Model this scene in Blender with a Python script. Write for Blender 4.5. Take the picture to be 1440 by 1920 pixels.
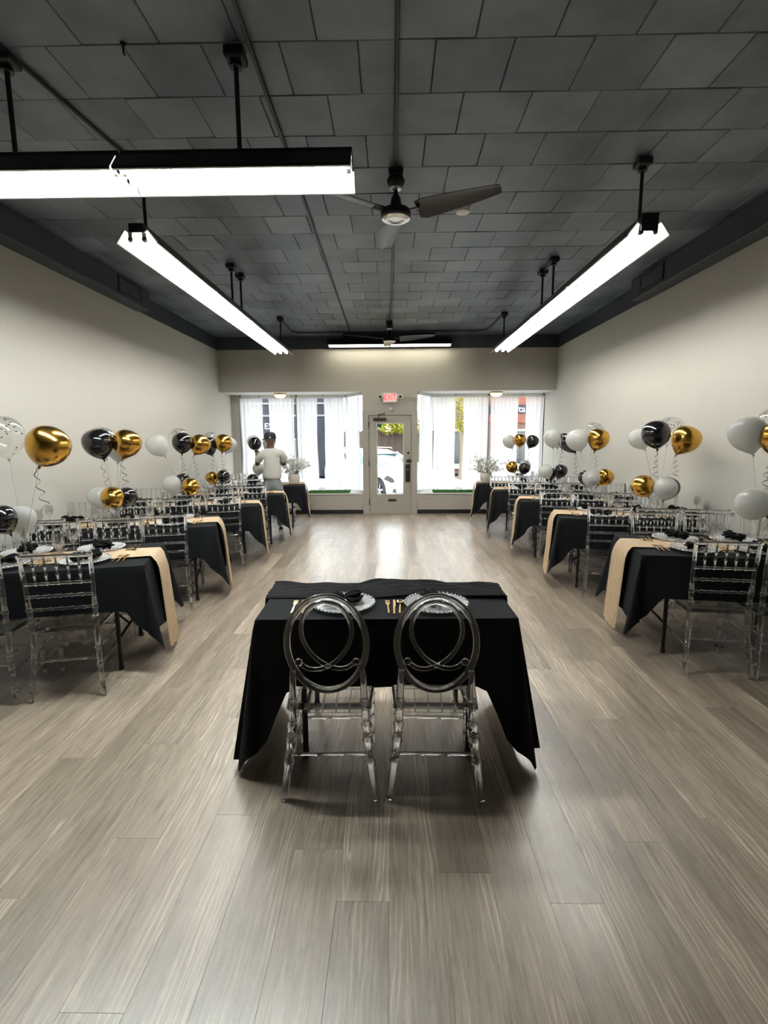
import bpy, bmesh, math, random
from mathutils import Vector, Matrix, Quaternion
random.seed(7)
PI = math.pi
for o in list(bpy.data.objects):
    bpy.data.objects.remove(o)
S = bpy.context.scene
COL = S.collection

# ------------------------------------------------------------------ camera, world, exposure
FPX = 940.0
cam_d = bpy.data.cameras.new('camera')
cam_d.sensor_fit = 'VERTICAL'
cam_d.sensor_height = 24.0
cam_d.lens = FPX / 1920.0 * 24.0
cam_d.clip_start = 0.05
cam_d.clip_end = 300
cam = bpy.data.objects.new('camera', cam_d)
COL.objects.link(cam)
psi, th, roll = math.radians(0.956), math.radians(8.525), math.radians(0.35)
fwd = Vector((-math.sin(psi) * math.cos(th), math.cos(psi) * math.cos(th), -math.sin(th)))
rgt = Vector((math.cos(psi), math.sin(psi), 0))
up = rgt.cross(fwd)
# picture content turned slightly anticlockwise = camera rolled clockwise
r2 = rgt * math.cos(roll) - up * math.sin(roll)
u2 = rgt * math.sin(roll) + up * math.cos(roll)
Mx = Matrix((r2, u2, -fwd)).transposed().to_4x4()
Mx.translation = Vector((0, 0, 1.6))
cam.matrix_world = Mx
S.camera = cam

W = bpy.data.worlds.new('world')
S.world = W
W.use_nodes = True
wn = W.node_tree.nodes
wbg = wn['Background']
wtc = wn.new('ShaderNodeTexCoord'); wsep = wn.new('ShaderNodeSeparateXYZ'); wr = wn.new('ShaderNodeValToRGB')
W.node_tree.links.new(wtc.outputs['Generated'], wsep.inputs[0])
W.node_tree.links.new(wsep.outputs['Z'], wr.inputs[0])
wr.color_ramp.elements[0].position = 0.0; wr.color_ramp.elements[0].color = (0.97, 0.98, 1.0, 1)
wr.color_ramp.elements[1].position = 0.6; wr.color_ramp.elements[1].color = (0.90, 0.95, 1.0, 1)
W.node_tree.links.new(wr.outputs[0], wbg.inputs['Color'])
wbg.inputs['Strength'].default_value = 2.35

S.view_settings.view_transform = 'Standard'
S.view_settings.look = 'None'
S.view_settings.gamma = 1.0
S.view_settings.use_curve_mapping = False
S.view_settings.exposure = 1.3
TUBE_STRENGTH = 24.0
try:
    S.cycles.max_bounces = 10
    S.cycles.transmission_bounces = 9
    S.cycles.glossy_bounces = 4
    S.cycles.diffuse_bounces = 3
    S.cycles.transparent_max_bounces = 24
    S.cycles.use_adaptive_sampling = True
    S.cycles.adaptive_threshold = 0.12
    S.cycles.caustics_reflective = False
    S.cycles.caustics_refractive = False
    S.cycles.sample_clamp_indirect = 6.0
except Exception:
    pass

# ------------------------------------------------------------------ helpers
class MB:
    def __init__(s):
        s.v = []; s.f = []; s.m = []; s.cur = 0
    def add(s, vs, fs):
        n = len(s.v)
        s.v += [tuple(x) for x in vs]
        for f in fs:
            s.f.append(tuple(i + n for i in f)); s.m.append(s.cur)
        return s
    def box(s, c, d, rot=None, ch=0.0):
        x, y, z = d[0] / 2, d[1] / 2, d[2] / 2
        if ch > 0:      # chamfered along the vertical edges and the top/bottom rims
            pts = []; fs = []
            for zz, k in ((-z, ch), (-z + ch, 0), (z - ch, 0), (z, ch)):
                for a, b in ((-x + k, -y + k), (x - k, -y + k), (x - k, y - k), (-x + k, y - k)):
                    pts.append((a, b, zz))
            fs.append((3, 2, 1, 0)); fs.append((12, 13, 14, 15))
            for l in range(3):
                for i in range(4):
                    j = (i + 1) % 4
                    fs.append((l * 4 + i, l * 4 + j, l * 4 + 4 + j, l * 4 + 4 + i))
        else:
            pts = [(-x, -y, -z), (x, -y, -z), (x, y, -z), (-x, y, -z), (-x, -y, z), (x, -y, z), (x, y, z), (-x, y, z)]
            fs = [(3, 2, 1, 0), (4, 5, 6, 7), (0, 1, 5, 4), (1, 2, 6, 5), (2, 3, 7, 6), (3, 0, 4, 7)]
        pts = [Vector(p) for p in pts]
        if rot is not None:
            pts = [rot @ p for p in pts]
        return s.add([p + Vector(c) for p in pts], fs)
    def bb(s, x0, x1, y0, y1, z0, z1, ch=0.0):
        return s.box(((x0 + x1) / 2, (y0 + y1) / 2, (z0 + z1) / 2), (abs(x1 - x0), abs(y1 - y0), abs(z1 - z0)), None, ch)
    def tube(s, path, rad, n=8, closed=False, caps=True, flat=None):
        P = [Vector(p) for p in path]
        L = len(P)
        R = rad if isinstance(rad, (list, tuple)) else [rad] * L
        rings = []
        nrm = None
        for i in range(L):
            if closed:
                t = (P[(i + 1) % L] - P[i - 1]).normalized()
            else:
                t = (P[min(i + 1, L - 1)] - P[max(i - 1, 0)]).normalized()
            if nrm is None:
                a = Vector((0, 0, 1)) if abs(t.z) < 0.9 else Vector((1, 0, 0))
                nrm = (a - t * a.dot(t)).normalized()
            else:
                nrm = nrm - t * nrm.dot(t)
                nrm = nrm.normalized() if nrm.length > 1e-6 else t.orthogonal().normalized()
            b = t.cross(nrm)
            ring = []
            for k in range(n):
                a = 2 * PI * k / n
                fx, fy = (1, 1) if flat is None else flat
                ring.append(P[i] + (nrm * math.cos(a) * fx + b * math.sin(a) * fy) * R[i])
            rings.append(ring)
        vs = [p for r in rings for p in r]
        fs = []
        M = L if closed else L - 1
        for i in range(M):
            j = (i + 1) % L
            for k in range(n):
                k2 = (k + 1) % n
                fs.append((i * n + k, i * n + k2, j * n + k2, j * n + k))
        if not closed and caps:
            fs.append(tuple(reversed(range(n))))
            fs.append(tuple((L - 1) * n + k for k in range(n)))
        return s.add(vs, fs)
    def lathe(s, prof, n=16, c=(0, 0, 0), rot=None, close=False):
        vs = []
        for r, z in prof:
            for k in range(n):
                a = 2 * PI * k / n
                p = Vector((r * math.cos(a), r * math.sin(a), z))
                if rot is not None: p = rot @ p
                vs.append(p + Vector(c))
        fs = []
        L = len(prof)
        for i in range(L - 1 + (1 if close else 0)):
            j = (i + 1) % L
            for k in range(n):
                k2 = (k + 1) % n
                fs.append((i * n + k, i * n + k2, j * n + k2, j * n + k))
        if not close:
            if prof[0][0] > 1e-6: fs.append(tuple(reversed(range(n))))
            if prof[-1][0] > 1e-6: fs.append(tuple((L - 1) * n + k for k in range(n)))
        return s.add(vs, fs)
    def prism(s, poly, z0, z1, fn=lambda x, y, z: (x, y, z)):
        n = len(poly)
        vs = [fn(x, y, z0) for x, y in poly] + [fn(x, y, z1) for x, y in poly]
        fs = [tuple(reversed(range(n))), tuple(range(n, 2 * n))]
        for i in range(n):
            j = (i + 1) % n
            fs.append((i, j, n + j, n + i))
        return s.add(vs, fs)
    def grid(s, fn, nu, nv):
        vs = [fn(i / nu, j / nv) for j in range(nv + 1) for i in range(nu + 1)]
        fs = []
        for j in range(nv):
            for i in range(nu):
                a = j * (nu + 1) + i
                fs.append((a, a + 1, a + nu + 2, a + nu + 1))
        return s.add(vs, fs)
    def sphere(s, c, r, nu=12, nv=8):
        if not isinstance(r, (tuple, list)): r = (r, r, r)
        prof = [(math.sin(PI * i / nv), -math.cos(PI * i / nv)) for i in range(nv + 1)]
        n0 = len(s.v)
        s.lathe([(max(a, 0.0), b) for a, b in prof], nu)
        for i in range(n0, len(s.v)):
            x, y, z = s.v[i]
            s.v[i] = (c[0] + x * r[0], c[1] + y * r[1], c[2] + z * r[2])
        return s
    def mesh(s, name, mats, smooth=None):
        me = bpy.data.meshes.new(name)
        me.from_pydata(s.v, [], s.f)
        if not isinstance(mats, (list, tuple)): mats = [mats]
        for m in mats: me.materials.append(m)
        if len(mats) > 1:
            me.polygons.foreach_set('material_index', s.m)
        bm = bmesh.new(); bm.from_mesh(me)
        bmesh.ops.remove_doubles(bm, verts=bm.verts, dist=1e-5)
        bmesh.ops.recalc_face_normals(bm, faces=bm.faces)
        bm.to_mesh(me); bm.free()
        if smooth is not None:
            me.polygons.foreach_set('use_smooth', [True] * len(me.polygons))
            me.set_sharp_from_angle(angle=math.radians(smooth))
        me.update()
        return me
    def build(s, name, mats, parent=None, smooth=None):
        return put(name, s.mesh(name, mats, smooth), parent)

def put(name, me, parent=None, loc=(0, 0, 0), rot=(0, 0, 0), scale=(1, 1, 1)):
    o = bpy.data.objects.new(name, me)
    COL.objects.link(o)
    o.parent = parent
    o.location = loc
    o.rotation_euler = rot
    o.scale = scale
    return o

def tag(o, label=None, cat=None, group=None, kind=None):
    if label: o['label'] = label
    if cat: o['category'] = cat
    if group: o['group'] = group
    if kind: o['kind'] = kind
    return o

def thing(name, label, cat, loc=(0, 0, 0), rz=0.0, group=None, kind=None):
    o = put(name, None, None, loc, (0, 0, rz))
    o.empty_display_size = 0.1
    return tag(o, label, cat, group, kind)

def parts(root, spec, loc=(0, 0, 0), rz=0.0):
    """link copies of prepared part meshes under a thing: (name, mesh, [sub-parts])"""
    for it in spec:
        c = put(it[0], it[1], root)
        for sub in (it[2] if len(it) > 2 else []):
            put(sub[0], sub[1], c)

# ------------------------------------------------------------------ materials
def newmat(name):
    m = bpy.data.materials.new(name); m.use_nodes = True
    nt = m.node_tree
    return m, nt, nt.nodes, nt.links, nt.nodes['Principled BSDF']

def pm(name, col, rough=0.5, metal=0.0, var=0.06, nscale=6.0, bump=0.0, bscale=80.0, spec=0.5, coat=0.0, emit=None, es=0.0, stretch=None):
    m, nt, N, Lk, b = newmat(name)
    b.inputs['Roughness'].default_value = rough
    b.inputs['Metallic'].default_value = metal
    b.inputs['Specular IOR Level'].default_value = spec
    b.inputs['Coat Weight'].default_value = coat
    tc = N.new('ShaderNodeTexCoord')
    src = tc.outputs['Object']
    if stretch:
        mp = N.new('ShaderNodeMapping'); mp.inputs['Scale'].default_value = stretch
        Lk.new(src, mp.inputs[0]); src = mp.outputs[0]
    nz = N.new('ShaderNodeTexNoise'); nz.inputs['Scale'].default_value = nscale; nz.inputs['Detail'].default_value = 4
    Lk.new(src, nz.inputs['Vector'])
    mr = N.new('ShaderNodeMapRange'); mr.inputs['To Min'].default_value = 1 - var; mr.inputs['To Max'].default_value = 1 + var
    Lk.new(nz.outputs[0], mr.inputs[0])
    mx = N.new('ShaderNodeVectorMath'); mx.operation = 'SCALE'; mx.inputs[0].default_value = col[:3]
    Lk.new(mr.outputs[0], mx.inputs['Scale']); Lk.new(mx.outputs[0], b.inputs['Base Color'])
    if bump > 0:
        n2 = N.new('ShaderNodeTexNoise'); n2.inputs['Scale'].default_value = bscale; n2.inputs['Detail'].default_value = 3
        Lk.new(src, n2.inputs['Vector'])
        bp = N.new('ShaderNodeBump'); bp.inputs['Strength'].default_value = bump; bp.inputs['Distance'].default_value = 0.01
        Lk.new(n2.outputs[0], bp.inputs['Height']); Lk.new(bp.outputs[0], b.inputs['Normal'])
    if emit:
        b.inputs['Emission Color'].default_value = (*emit, 1); b.inputs['Emission Strength'].default_value = es
    return m

def glassmat(name, col=(1, 1, 1), ior=1.49, rough=0.02):
    m, nt, N, Lk, b = newmat(name)
    b.inputs['Base Color'].default_value = (*col, 1)
    b.inputs['Transmission Weight'].default_value = 1.0
    b.inputs['IOR'].default_value = ior
    b.inputs['Roughness'].default_value = rough
    return m

def clearmat(name, tint=(0.97, 0.98, 0.98), base=0.04, rough=0.03, edge=0.6, power=4.0, glass=0.0, ior=1.45):
    """clear plastic or glass: transparent with a reflection that grows towards grazing angles, optionally blended with true refraction"""
    m, nt, N, Lk, b = newmat(name)
    out = N['Material Output']
    t = N.new('ShaderNodeBsdfTransparent'); t.inputs[0].default_value = (*tint, 1)
    g = N.new('ShaderNodeBsdfGlossy'); g.inputs['Roughness'].default_value = rough; g.inputs[0].default_value = (1, 1, 1, 1)
    lw = N.new('ShaderNodeLayerWeight'); lw.inputs['Blend'].default_value = 0.5
    pw = N.new('ShaderNodeMath'); pw.operation = 'POWER'; pw.inputs[1].default_value = power; Lk.new(lw.outputs['Facing'], pw.inputs[0])
    ma = N.new('ShaderNodeMath'); ma.operation = 'MULTIPLY_ADD'; ma.inputs[1].default_value = edge; ma.inputs[2].default_value = base; Lk.new(pw.outputs[0], ma.inputs[0])
    mx = N.new('ShaderNodeMixShader')
    Lk.new(ma.outputs[0], mx.inputs[0]); Lk.new(t.outputs[0], mx.inputs[1]); Lk.new(g.outputs[0], mx.inputs[2])
    if glass > 0:
        b.inputs['Base Color'].default_value = (0.98, 0.985, 0.985, 1); b.inputs['Transmission Weight'].default_value = 1.0
        b.inputs['IOR'].default_value = ior; b.inputs['Roughness'].default_value = rough
        m2 = N.new('ShaderNodeMixShader'); m2.inputs[0].default_value = glass
        Lk.new(mx.outputs[0], m2.inputs[1]); Lk.new(b.outputs[0], m2.inputs[2]); Lk.new(m2.outputs[0], out.inputs[0])
    else:
        N.remove(b); Lk.new(mx.outputs[0], out.inputs[0])
    return m

def emat(name, col, s):
    m, nt, N, Lk, b = newmat(name)
    b.inputs['Base Color'].default_value = (*col, 1)
    b.inputs['Emission Color'].default_value = (*col, 1)
    b.inputs['Emission Strength'].default_value = s
    return m

M = {}
M['wall'] = pm('wall paint', (0.60, 0.575, 0.52), 0.75, var=0.03, nscale=1.2, bump=0.12, bscale=60)
M['back_wall'] = pm('bounce-cutting dark paint', (0.20, 0.195, 0.18), 0.7)  # unseen rear wall, given a dark colour to cut light bouncing under the table
M['header'] = pm('shaded wall paint', (0.50, 0.475, 0.425), 0.72, var=0.03, nscale=1.5, bump=0.12, bscale=60)  # same paint as the walls, the front wall's shade put into the colour
M['trim'] = pm('grey green trim paint', (0.46, 0.44, 0.385), 0.5, var=0.03, nscale=3)
M['white'] = pm('white paint', (0.78, 0.77, 0.74), 0.55, var=0.03)
M['black_paint'] = pm('black ceiling paint', (0.042, 0.051, 0.060), 0.5, var=0.25, nscale=2.5, bump=0.3, bscale=120)
M['baseboard'] = pm('black vinyl base', (0.012, 0.012, 0.013), 0.45)
M['black_metal'] = pm('black painted steel', (0.014, 0.015, 0.017), 0.42, metal=0.3, var=0.15)
M['fan_black'] = pm('satin black blade', (0.018, 0.019, 0.022), 0.30, var=0.15, nscale=30, stretch=(1, 12, 1))
M['nickel'] = pm('brushed nickel', (0.72, 0.71, 0.69), 0.28, metal=1.0, var=0.05)
M['reflector'] = pm('white enamel reflector', (0.85, 0.86, 0.84), 0.35, var=0.02)
M['tube'] = emat('fluorescent tube', (1.0, 0.985, 0.93), TUBE_STRENGTH * 0.80)
M['tube_new'] = emat('new cool fluorescent tube', (0.93, 1.0, 0.985), TUBE_STRENGTH * 1.9)
M['tube_old'] = emat('aged fluorescent tube', (1.0, 0.95, 0.78), TUBE_STRENGTH * 0.22)
M['tube_end'] = pm('tube end metal', (0.5, 0.5, 0.5), 0.35, metal=1)
M['acrylic'] = clearmat('clear acrylic', (0.96, 0.965, 0.965), 0.08, 0.03, 0.85, 2.4, 0.80, 1.45)
M['acrylic_thick'] = clearmat('thick clear acrylic', (0.92, 0.925, 0.925), 0.05, 0.02, 0.7, 2.6, 0.88, 1.49)
M['crystal'] = clearmat('clear crystal', (0.95, 0.955, 0.955), 0.12, 0.10, 0.6, 2.5)
M['stick'] = clearmat('clear plastic stick', (0.88, 0.89, 0.88), 0.10, 0.2, 0.5, 3.0)
M['pane'] = clearmat('window pane', (0.97, 0.985, 0.98), 0.03, 0.01, 0.5, 5.0)
M['cloth'] = pm('black polyester cloth', (0.0075, 0.0085, 0.0105), 0.8, var=0.2, nscale=9, bump=0.25, bscale=240, spec=0.2)
M['cloth2'] = pm('black ruched runner', (0.007, 0.007, 0.008), 0.8, var=0.3, nscale=20, bump=0.5, bscale=70, spec=0.25)
M['gauze'] = pm('champagne gauze', (0.72, 0.54, 0.36), 0.85, var=0.16, nscale=18, bump=0.6, bscale=110, spec=0.2, stretch=(1, 3, 1))
M['napkin'] = pm('black napkin', (0.004, 0.004, 0.0045), 0.7, var=0.3, nscale=25, bump=0.15, bscale=90, spec=0.10)
M['gold'] = pm('polished gold flatware', (0.86, 0.60, 0.30), 0.2, metal=1.0, var=0.06)
M['charger'] = None
M['bead'] = pm('silver bead', (0.86, 0.86, 0.85), 0.15, metal=0.85, var=0.04)
M['leg_grey'] = pm('folding leg enamel', (0.02, 0.02, 0.022), 0.45, metal=0.4)
M['table_top'] = pm('blow moulded plastic top', (0.55, 0.54, 0.52), 0.55)
M['b_gold'] = pm('chrome gold balloon', (0.62, 0.35, 0.07), 0.21, metal=1.0, var=0.25, nscale=3)
M['b_black'] = pm('black latex balloon', (0.006, 0.006, 0.007), 0.14, var=0.1, spec=0.6, coat=0.4)
M['b_white'] = pm('white latex balloon', (0.66, 0.66, 0.63), 0.22, var=0.02, spec=0.5, coat=0.3)
m, nt, N, Lk, b = newmat('white latex balloon')
b.inputs['Base Color'].default_value = (0.82, 0.82, 0.79, 1); b.inputs['Roughness'].default_value = 0.22; b.inputs['Coat Weight'].default_value = 0.3
tl = N.new('ShaderNodeBsdfTranslucent'); tl.inputs[0].default_value = (0.80, 0.80, 0.77, 1)
nz = N.new('ShaderNodeTexNoise'); nz.inputs['Scale'].default_value = 3; mr = N.new('ShaderNodeMapRange'); mr.inputs['To Min'].default_value = 0.38; mr.inputs['To Max'].default_value = 0.46
Lk.new(nz.outputs[0], mr.inputs[0]); mx = N.new('ShaderNodeMixShader'); Lk.new(mr.outputs[0], mx.inputs[0])
Lk.new(b.outputs[0], mx.inputs[1]); Lk.new(tl.outputs[0], mx.inputs[2]); Lk.new(mx.outputs[0], N['Material Output'].inputs[0])
M['b_white'] = m
M['b_clear'] = clearmat('clear latex balloon', (0.955, 0.96, 0.95), 0.05, 0.06, 0.75, 3.0)
M['ribbon'] = pm('dark metallic ribbon', (0.12, 0.12, 0.12), 0.3, metal=0.8)
M['confetti'] = pm('black confetti', (0.01, 0.01, 0.01), 0.4)
M['turf'] = pm('artificial turf', (0.05, 0.19, 0.035), 0.8, var=0.35, nscale=40)
M['pot'] = pm('pale ceramic planter', (0.66, 0.63, 0.56), 0.6, var=0.08, nscale=12)
M['blossom'] = pm('white blossom', (0.80, 0.80, 0.74), 0.7, var=0.1, nscale=20)
M['stem'] = pm('branch bark', (0.22, 0.19, 0.13), 0.8)
M['skin'] = pm('skin', (0.12, 0.065, 0.04), 0.5, var=0.06)
M['shirt'] = pm('white cotton shirt', (0.60, 0.60, 0.56), 0.9, var=0.06, nscale=8, bump=0.7, bscale=14)
M['pants'] = pm('grey jersey', (0.27, 0.28, 0.28), 0.9, var=0.1, nscale=14, bump=0.5, bscale=16)
M['cap'] = pm('navy cap cotton', (0.012, 0.014, 0.03), 0.75)
M['shoe'] = pm('white shoe leather', (0.55, 0.55, 0.53), 0.5)
M['shoe_dark'] = pm('black shoe panel', (0.015, 0.015, 0.018), 0.5)
M['lamp_glass'] = emat('warm frosted glass', (1.0, 0.78, 0.45), 1.0)
M['brass'] = pm('aged brass', (0.55, 0.36, 0.14), 0.3, metal=1)
M['exit_face'] = emat('lit sign face', (1.0, 0.72, 0.68), 0.14)
M['exit_red'] = emat('red sign letters', (1.0, 0.02, 0.04), 0.40)
M['plastic_white'] = pm('white plastic', (0.72, 0.71, 0.67), 0.4)
M['chrome_dark'] = pm('dark bronze hardware', (0.06, 0.055, 0.05), 0.35, metal=0.8)
M['window_frame'] = pm('grey aluminium frame', (0.20, 0.20, 0.20), 0.45, metal=0.5)
M['sticker'] = pm('green sticker', (0.0, 0.16, 0.12), 0.5)
M['letter_white'] = pm('white vinyl letters', (0.85, 0.85, 0.85), 0.5)

# charger: clear plastic, its bright reflections put into a white colour
m, nt, N, Lk, b = newmat('clear charger plate')
b.inputs['Base Color'].default_value = (0.88, 0.88, 0.87, 1); b.inputs['Roughness'].default_value = 0.12
b.inputs['Specular IOR Level'].default_value = 0.9
tr = N.new('ShaderNodeBsdfTransparent'); mx = N.new('ShaderNodeMixShader'); mx.inputs[0].default_value = 0.55
Lk.new(tr.outputs[0], mx.inputs[1]); Lk.new(b.outputs[0], mx.inputs[2]); Lk.new(mx.outputs[0], N['Material Output'].inputs[0])
M['charger'] = m

# sheer curtain
m, nt, N, Lk, b = newmat('sheer white voile')
N.remove(b)
df = N.new('ShaderNodeBsdfDiffuse'); df.inputs[0].default_value = (0.86, 0.87, 0.88, 1)
tl = N.new('ShaderNodeBsdfTranslucent'); tl.inputs[0].default_value = (0.95, 0.95, 0.95, 1)
tr = N.new('ShaderNodeBsdfTransparent')
a1 = N.new('ShaderNodeMixShader'); a1.inputs[0].default_value = 0.60
a2 = N.new('ShaderNodeMixShader')
tc = N.new('ShaderNodeTexCoord'); wv = N.new('ShaderNodeTexNoise'); wv.inputs['Scale'].default_value = 300
mr = N.new('ShaderNodeMapRange'); mr.inputs['To Min'].default_value = 0.17; mr.inputs['To Max'].default_value = 0.27
Lk.new(tc.outputs['Object'], wv.inputs['Vector']); Lk.new(wv.outputs[0], mr.inputs[0]); Lk.new(mr.outputs[0], a2.inputs[0])
Lk.new(df.outputs[0], a1.inputs[1]); Lk.new(tl.outputs[0], a1.inputs[2])
Lk.new(a1.outputs[0], a2.inputs[1]); Lk.new(tr.outputs[0], a2.inputs[2]); Lk.new(a2.outputs[0], N['Material Output'].inputs[0])
M['voile'] = m

# ceiling tile: black paint over fibre board, uneven sheen put into the colour as well as the roughness
m, nt, N, Lk, b = newmat('painted fibre tile')
tc = N.new('ShaderNodeNewGeometry')
nz = N.new('ShaderNodeTexNoise'); nz.inputs['Scale'].default_value = 1.7; nz.inputs['Detail'].default_value = 5
Lk.new(tc.outputs['Position'], nz.inputs['Vector'])
cr = N.new('ShaderNodeValToRGB'); cr.color_ramp.elements[0].position = 0.3; cr.color_ramp.elements[0].color = (0.068, 0.086, 0.106, 1)
cr.color_ramp.elements[1].position = 0.75; cr.color_ramp.elements[1].color = (0.215, 0.250, 0.286, 1)
oi = N.new('ShaderNodeObjectInfo'); ad = N.new('ShaderNodeMath'); ad.operation = 'MULTIPLY_ADD'; ad.inputs[1].default_value = 0.22; ad.inputs[2].default_value = -0.11
Lk.new(oi.outputs['Random'], ad.inputs[0]); a3 = N.new('ShaderNodeMath'); Lk.new(nz.outputs[0], a3.inputs[0]); Lk.new(ad.outputs[0], a3.inputs[1])
Lk.new(a3.outputs[0], cr.inputs[0]); Lk.new(cr.outputs[0], b.inputs['Base Color'])
n2 = N.new('ShaderNodeTexNoise'); n2.inputs['Scale'].default_value = 140; n2.inputs['Detail'].default_value = 4
Lk.new(tc.outputs['Position'], n2.inputs['Vector'])
bp = N.new('ShaderNodeBump'); bp.inputs['Strength'].default_value = 0.35; bp.inputs['Distance'].default_value = 0.006
Lk.new(n2.outputs[0], bp.inputs['Height']); Lk.new(bp.outputs[0], b.inputs['Normal'])
rgh = N.new('ShaderNodeMapRange'); rgh.inputs['To Min'].default_value = 0.26; rgh.inputs['To Max'].default_value = 0.56; Lk.new(nz.outputs[0], rgh.inputs[0]); Lk.new(rgh.outputs[0], b.inputs['Roughness'])
M['tile'] = m

# floor plank: greige embossed vinyl wood
m, nt, N, Lk, b = newmat('greige wood plank')
g = N.new('ShaderNodeNewGeometry'); oi = N.new('ShaderNodeObjectInfo')
mo = N.new('ShaderNodeVectorMath'); mo.operation = 'SCALE'; mo.inputs[0].default_value = (3.1, 17.0, 5.0)
Lk.new(oi.outputs['Random'], mo.inputs['Scale'])
va = N.new('ShaderNodeVectorMath'); Lk.new(g.outputs['Position'], va.inputs[0]); Lk.new(mo.outputs[0], va.inputs[1])
mp = N.new('ShaderNodeMapping'); mp.inputs['Scale'].default_value = (1.0, 0.06, 1.0); Lk.new(va.outputs[0], mp.inputs[0])
n1 = N.new('ShaderNodeTexNoise'); n1.inputs['Scale'].default_value = 70; n1.inputs['Detail'].default_value = 9; n1.inputs['Roughness'].default_value = 0.7; n1.inputs['Distortion'].default_value = 0.9
Lk.new(mp.outputs[0], n1.inputs['Vector'])
mp2 = N.new('ShaderNodeMapping'); mp2.inputs['Scale'].default_value = (1.0, 0.12, 1.0); Lk.new(va.outputs[0], mp2.inputs[0])
n2 = N.new('ShaderNodeTexNoise'); n2.inputs['Scale'].default_value = 9; n2.inputs['Detail'].default_value = 4
Lk.new(mp2.outputs[0], n2.inputs['Vector'])
cr = N.new('ShaderNodeValToRGB')
e = cr.color_ramp.elements
e[0].position = 0.28; e[0].color = (0.205, 0.158, 0.115, 1)
e[1].position = 0.78; e[1].color = (0.66, 0.56, 0.45, 1)
k = e.new(0.5); k.color = (0.425, 0.340, 0.255, 1)
wvt = N.new('ShaderNodeTexWave'); wvt.wave_type = 'BANDS'; wvt.bands_direction = 'X'; wvt.inputs['Scale'].default_value = 16; wvt.inputs['Distortion'].default_value = 12; wvt.inputs['Detail'].default_value = 3; wvt.inputs['Detail Scale'].default_value = 1.3
mp3 = N.new('ShaderNodeMapping'); mp3.inputs['Scale'].default_value = (1.0, 0.10, 1.0); Lk.new(va.outputs[0], mp3.inputs[0]); Lk.new(mp3.outputs[0], wvt.inputs['Vector'])
gm = N.new('ShaderNodeMath'); gm.operation = 'MULTIPLY_ADD'; gm.inputs[1].default_value = 0.30
pwv = N.new('ShaderNodeMath'); pwv.operation = 'POWER'; pwv.inputs[1].default_value = 5.0; Lk.new(wvt.outputs['Fac'], pwv.inputs[0])
msk = N.new('ShaderNodeMapRange'); msk.inputs['From Min'].default_value = 0.46; msk.inputs['From Max'].default_value = 0.62; Lk.new(n2.outputs[0], msk.inputs[0])
pmm = N.new('ShaderNodeMath'); pmm.operation = 'MULTIPLY'; Lk.new(pwv.outputs[0], pmm.inputs[0]); Lk.new(msk.outputs[0], pmm.inputs[1]); Lk.new(pmm.outputs[0], gm.inputs[0])
gs = N.new('ShaderNodeMath'); gs.operation = 'MULTIPLY_ADD'; gs.inputs[1].default_value = 0.80; gs.inputs[2].default_value = 0.08; Lk.new(n1.outputs[0], gs.inputs[0]); Lk.new(gs.outputs[0], gm.inputs[2])
Lk.new(gm.outputs[0], cr.inputs[0])
rm = N.new('ShaderNodeMapRange'); rm.inputs['To Min'].default_value = 0.74; rm.inputs['To Max'].default_value = 1.22
Lk.new(oi.outputs['Random'], rm.inputs[0])
rm2 = N.new('ShaderNodeMapRange'); rm2.inputs['From Min'].default_value = 0.25; rm2.inputs['From Max'].default_value = 0.75
rm2.inputs['To Min'].default_value = 0.84; rm2.inputs['To Max'].default_value = 1.16
Lk.new(n2.outputs[0], rm2.inputs[0])
mm = N.new('ShaderNodeMath'); mm.operation = 'MULTIPLY'; Lk.new(rm.outputs[0], mm.inputs[0]); Lk.new(rm2.outputs[0], mm.inputs[1])
sc = N.new('ShaderNodeVectorMath'); sc.operation = 'SCALE'; Lk.new(cr.outputs[0], sc.inputs[0]); Lk.new(mm.outputs[0], sc.inputs['Scale'])
Lk.new(sc.outputs[0], b.inputs['Base Color'])
rr = N.new('ShaderNodeMapRange'); rr.inputs['To Min'].default_value = 0.27; rr.inputs['To Max'].default_value = 0.43
Lk.new(n1.outputs[0], rr.inputs[0]); Lk.new(rr.outputs[0], b.inputs['Roughness'])
bp = N.new('ShaderNodeBump'); bp.inputs['Strength'].default_value = 0.32; bp.inputs['Distance'].default_value = 0.003
Lk.new(n1.outputs[0], bp.inputs['Height']); Lk.new(bp.outputs[0], b.inputs['Normal'])
b.inputs['Specular IOR Level'].default_value = 0.85
b.inputs['Coat Weight'].default_value = 0.55; b.inputs['Coat Roughness'].default_value = 0.24
M['plank'] = m

# ------------------------------------------------------------------ room shell
XL, XR, ZC, ZW = -3.53, 3.33, 3.60, 3.35
YB, YG, YR = 10.44, 11.24, -5.5          # door wall, shop window plane, rear wall behind the camera
ZS, ZH = 0.435, 2.52                      # window deck and bay ceiling heights

def structure(name, mb, mat, label, smooth=None, cat='structure'):
    o = mb.build(name, mat, None, smooth)
    return tag(o, label, cat, kind='structure')

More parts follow.
